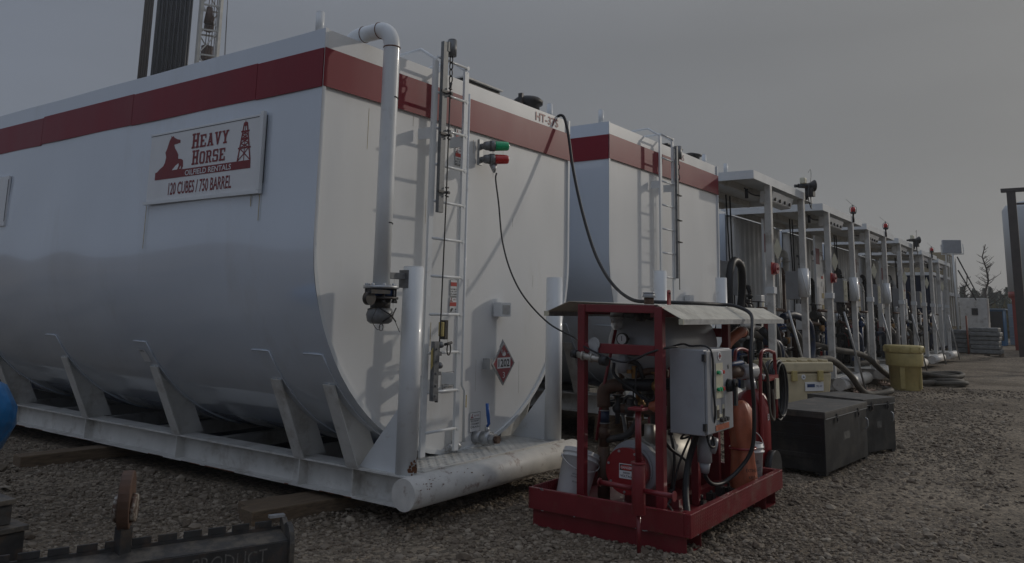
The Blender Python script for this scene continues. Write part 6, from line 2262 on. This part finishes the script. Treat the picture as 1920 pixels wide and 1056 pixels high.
for i, (x, y) in enumerate(((5.2, .3), (5.2, 4.5), (6.9, .3))):
    mb = MB(); mb.box(x, y, -.01, x+.7, y+.22, .165); mb.box(x+.01, y+.005, .1665, x+.68, y+.215, .325)
    tag(mb.build('timber', 'wood', loc=(x, y, 0), bevel=.006), ('stacked timbers under the near left corner of the second tank', 'stacked timbers further back under the second tank', 'stacked timbers under the right beam of the second tank')[i], 'timber', 'timbers under the skid')

# ------------------------------------------------------------------ foreground steel
R_ = root('steel_rack', (-1.3, -.5, 0), 'black toothed steel channel lettered PRODUCT at the bottom edge', 'channel')
A, B = Vector((-2.35, -.12, 0)), Vector((-.73, -.735, 0))
d = (B-A).normalized()
nrm = Vector((d.y, -d.x, 0))      # towards the camera
L_ = (B-A).length
def rb(u0, u1, v0, v1, z0_, z1_):
    c = []
    for z in (z0_, z1_):
        for (u, v) in ((u0, v0), (u1, v0), (u1, v1), (u0, v1)):
            p = A+d*u+nrm*v
            c.append((p.x, p.y, z))
    return [c[0], c[3], c[2], c[1], c[4], c[7], c[6], c[5]]
mb = MB(); mb.hexa(rb(0, L_, 0, .012, .04, .362)); mb.build('back_plate', 'dark', R_)
nt_ = 13
for i in range(nt_):
    u = .02+i*(L_-.04)/nt_
    mb = MB(); mb.hexa(rb(u, u+(L_-.04)/nt_*.74, .0005, .0115, .3625, .398)); mb.build('tooth', 'dark', R_, bevel=.002)
mb = MB()
q0, q1 = rb(0, L_, .0125, .15, .34, .345), rb(0, L_, .0125, .15, .33, .33)
vs = q0[:]
mb.hexa([Vector(p)+Vector((0, 0, -(0.03 if k_ in (1, 2, 5, 6) else 0))) for k_, p in enumerate(q0)])
M['duststeel'] = mat('dusty_black_steel', (0.05, 0.046, 0.042), 0.55, var=0.3, vscale=20, dirt=(0.13, 0.11, 0.085), dirt_amt=0.9, dscale=9, dlow=0.45, bump=.001)
mb.build('ledge', 'duststeel', R_)
mb = MB(); mb.hexa(rb(0, L_, .151, .163, .0, .312)); fpn = mb.build('front_plate', 'dark', R_)
mb = MB()
pO = A+d*(L_-.52)+nrm*.1645+Vector((0, 0, .215))
text('PRODUCT', pO, d, (0, 0, 1), .40, .075, mb, off=-.005)
for v in mb.v:
    v.z += .004*sin(v.x*60)
M['chalk'] = mat('worn_chalk', (.13, .125, .115), .8, var=.5, vscale=60)
mb.build('chalk_lettering', 'chalk', fpn)
mb = MB()
pe = A+d*(L_+.001)
poly = [(-.02, 0), (.185, 0), (.185, .30), (.165, .36), (.13, .395), (.09, .40), (.06, .38), (.02, .41), (-.02, .41)]
mb.prism(poly, pe, nrm, (0, 0, 1), d*.03)
mb.build('end_plate', 'duststeel', R_, bevel=.004)
mb = MB(); pq = A+d*(L_-.04); mb.hexa([(p[0], p[1], p[2]) for p in rb(L_-.07, L_+.02, -.02, .02, .411, .425)]); mb.build('bright_tab', 'galv', R_)

R_ = root('lifting_eye', (-1.52, -.43, 0), 'rusty steel eye plate on a post in the foreground', 'eye plate')
ex, ey = -1.53, -.45
ax_ = Vector((.78, -.63, 0)).normalized()     # disc normal: seen almost edge on
pl_ = Vector((.63, .78, 0)).normalized()
mb = MB()
pr_ = []
for i in range(25):
    a = -pi/2-.35+(2*pi*.0)+(i/24)*(2*pi-.0)
    pr_.append((.10*cos(a), .15*sin(a)))
mb.prism(pr_[:-1], Vector((ex, ey, .60))-ax_*.030, pl_, (0, 0, 1), ax_*.060)
mb.build('eye_plate', 'brown', R_, bevel=.006)
M['peel'] = mat('peeling_white_paint', (.45, .43, .38), .5, var=.1, vscale=10, dirt=(.07, .035, .02), dirt_amt=1.0, dscale=16, dlow=.36)
for s_ in (1, -1):
    mb = MB()
    mb.cyl(Vector((ex, ey, .56))+ax_*.0305*s_, Vector((ex, ey, .56))+ax_*.055*s_, .075, .068, n=24)
    mb.build('boss', 'peel', R_)
mb = MB(); mb.box(ex-.033, ey-.033, 0, ex+.033, ey+.033, .47); mb.build('post', 'dark', R_, bevel=.004)

R_ = root('steel_crate', (-2.0, .5, 0), 'black steel bin end at the left edge of the picture', 'bin')
mb = MB(); mb.box(-2.7, .28, .0, -1.69, .9, .36); mb.build('lower_body', 'dark', R_, bevel=.006)
mb = MB(); mb.box(-2.7, .26, .362, -1.68, .92, .39); mb.build('lower_rim', 'duststeel', R_, bevel=.003)
mb = MB(); mb.box(-2.7, .34, .392, -1.745, .85, .50); mb.build('upper_body', 'dark', R_, bevel=.004)
mb = MB(); mb.box(-2.7, .32, .502, -1.735, .87, .53); mb.build('upper_rim', 'duststeel', R_, bevel=.003)
# blue wrapped bundle
R_ = root('blue_bundle', (-1.42, 1.95, 0), 'bright blue tarp-wrapped bundle at the left edge of the picture', 'tarp bundle')
mb = MB()
n = 30
prof = [(.22, 0), (.23, .2), (.27, .4), (.38, .55), (.47, .72), (.47, .85), (.39, 1.0), (.24, 1.07), (.05, 1.09)]
vs, fs = [], []
for j, (r, z) in enumerate(prof):
    for i in range(n):
        a = 2*pi*i/n
        rr = r*(1+.03*sin(4*a+j)+.015*sin(11*a-2*j))
        vs.append((-1.535+rr*.90*cos(a), 1.95+rr*.90*sin(a), z+.02))
for j in range(len(prof)-1):
    for i in range(n):
        fs.append((j*n+i, j*n+(i+1) % n, (j+1)*n+(i+1) % n, (j+1)*n+i))
fs.append(tuple(range((len(prof)-1)*n, len(prof)*n)))
mb.add(vs, fs, True)
mb.build('tarp', 'tarp', R_)
mb = MB(); mb.tube([(-1.56+.29*cos(t), 1.95+.29*sin(t), .40) for t in [i*pi/12 for i in range(24)]], .012, 6, closed=True); mb.build('rope', 'straw', R_)
OFF[0] = Vector((0, 0, 0))

# ------------------------------------------------------------------ thin dusty air over the yard
mb = MB(); mb.box(-560, -560, -1.2, 560, 560, 44.5)
HM = bpy.data.materials.new('haze_air')
HM.use_nodes = True
t_ = HM.node_tree
t_.nodes.clear()
pv = t_.nodes.new('ShaderNodeVolumePrincipled')
pv.inputs['Color'].default_value = (0.93, 0.95, 0.97, 1)
pv.inputs['Density'].default_value = 0.0010
pv.inputs['Anisotropy'].default_value = 0.3
ov = t_.nodes.new('ShaderNodeOutputMaterial')
t_.links.new(pv.outputs[0], ov.inputs['Volume'])
hz = mb.build('haze', HM)
tag(hz, 'thin pale dusty haze over the whole yard', 'haze', kind='stuff')
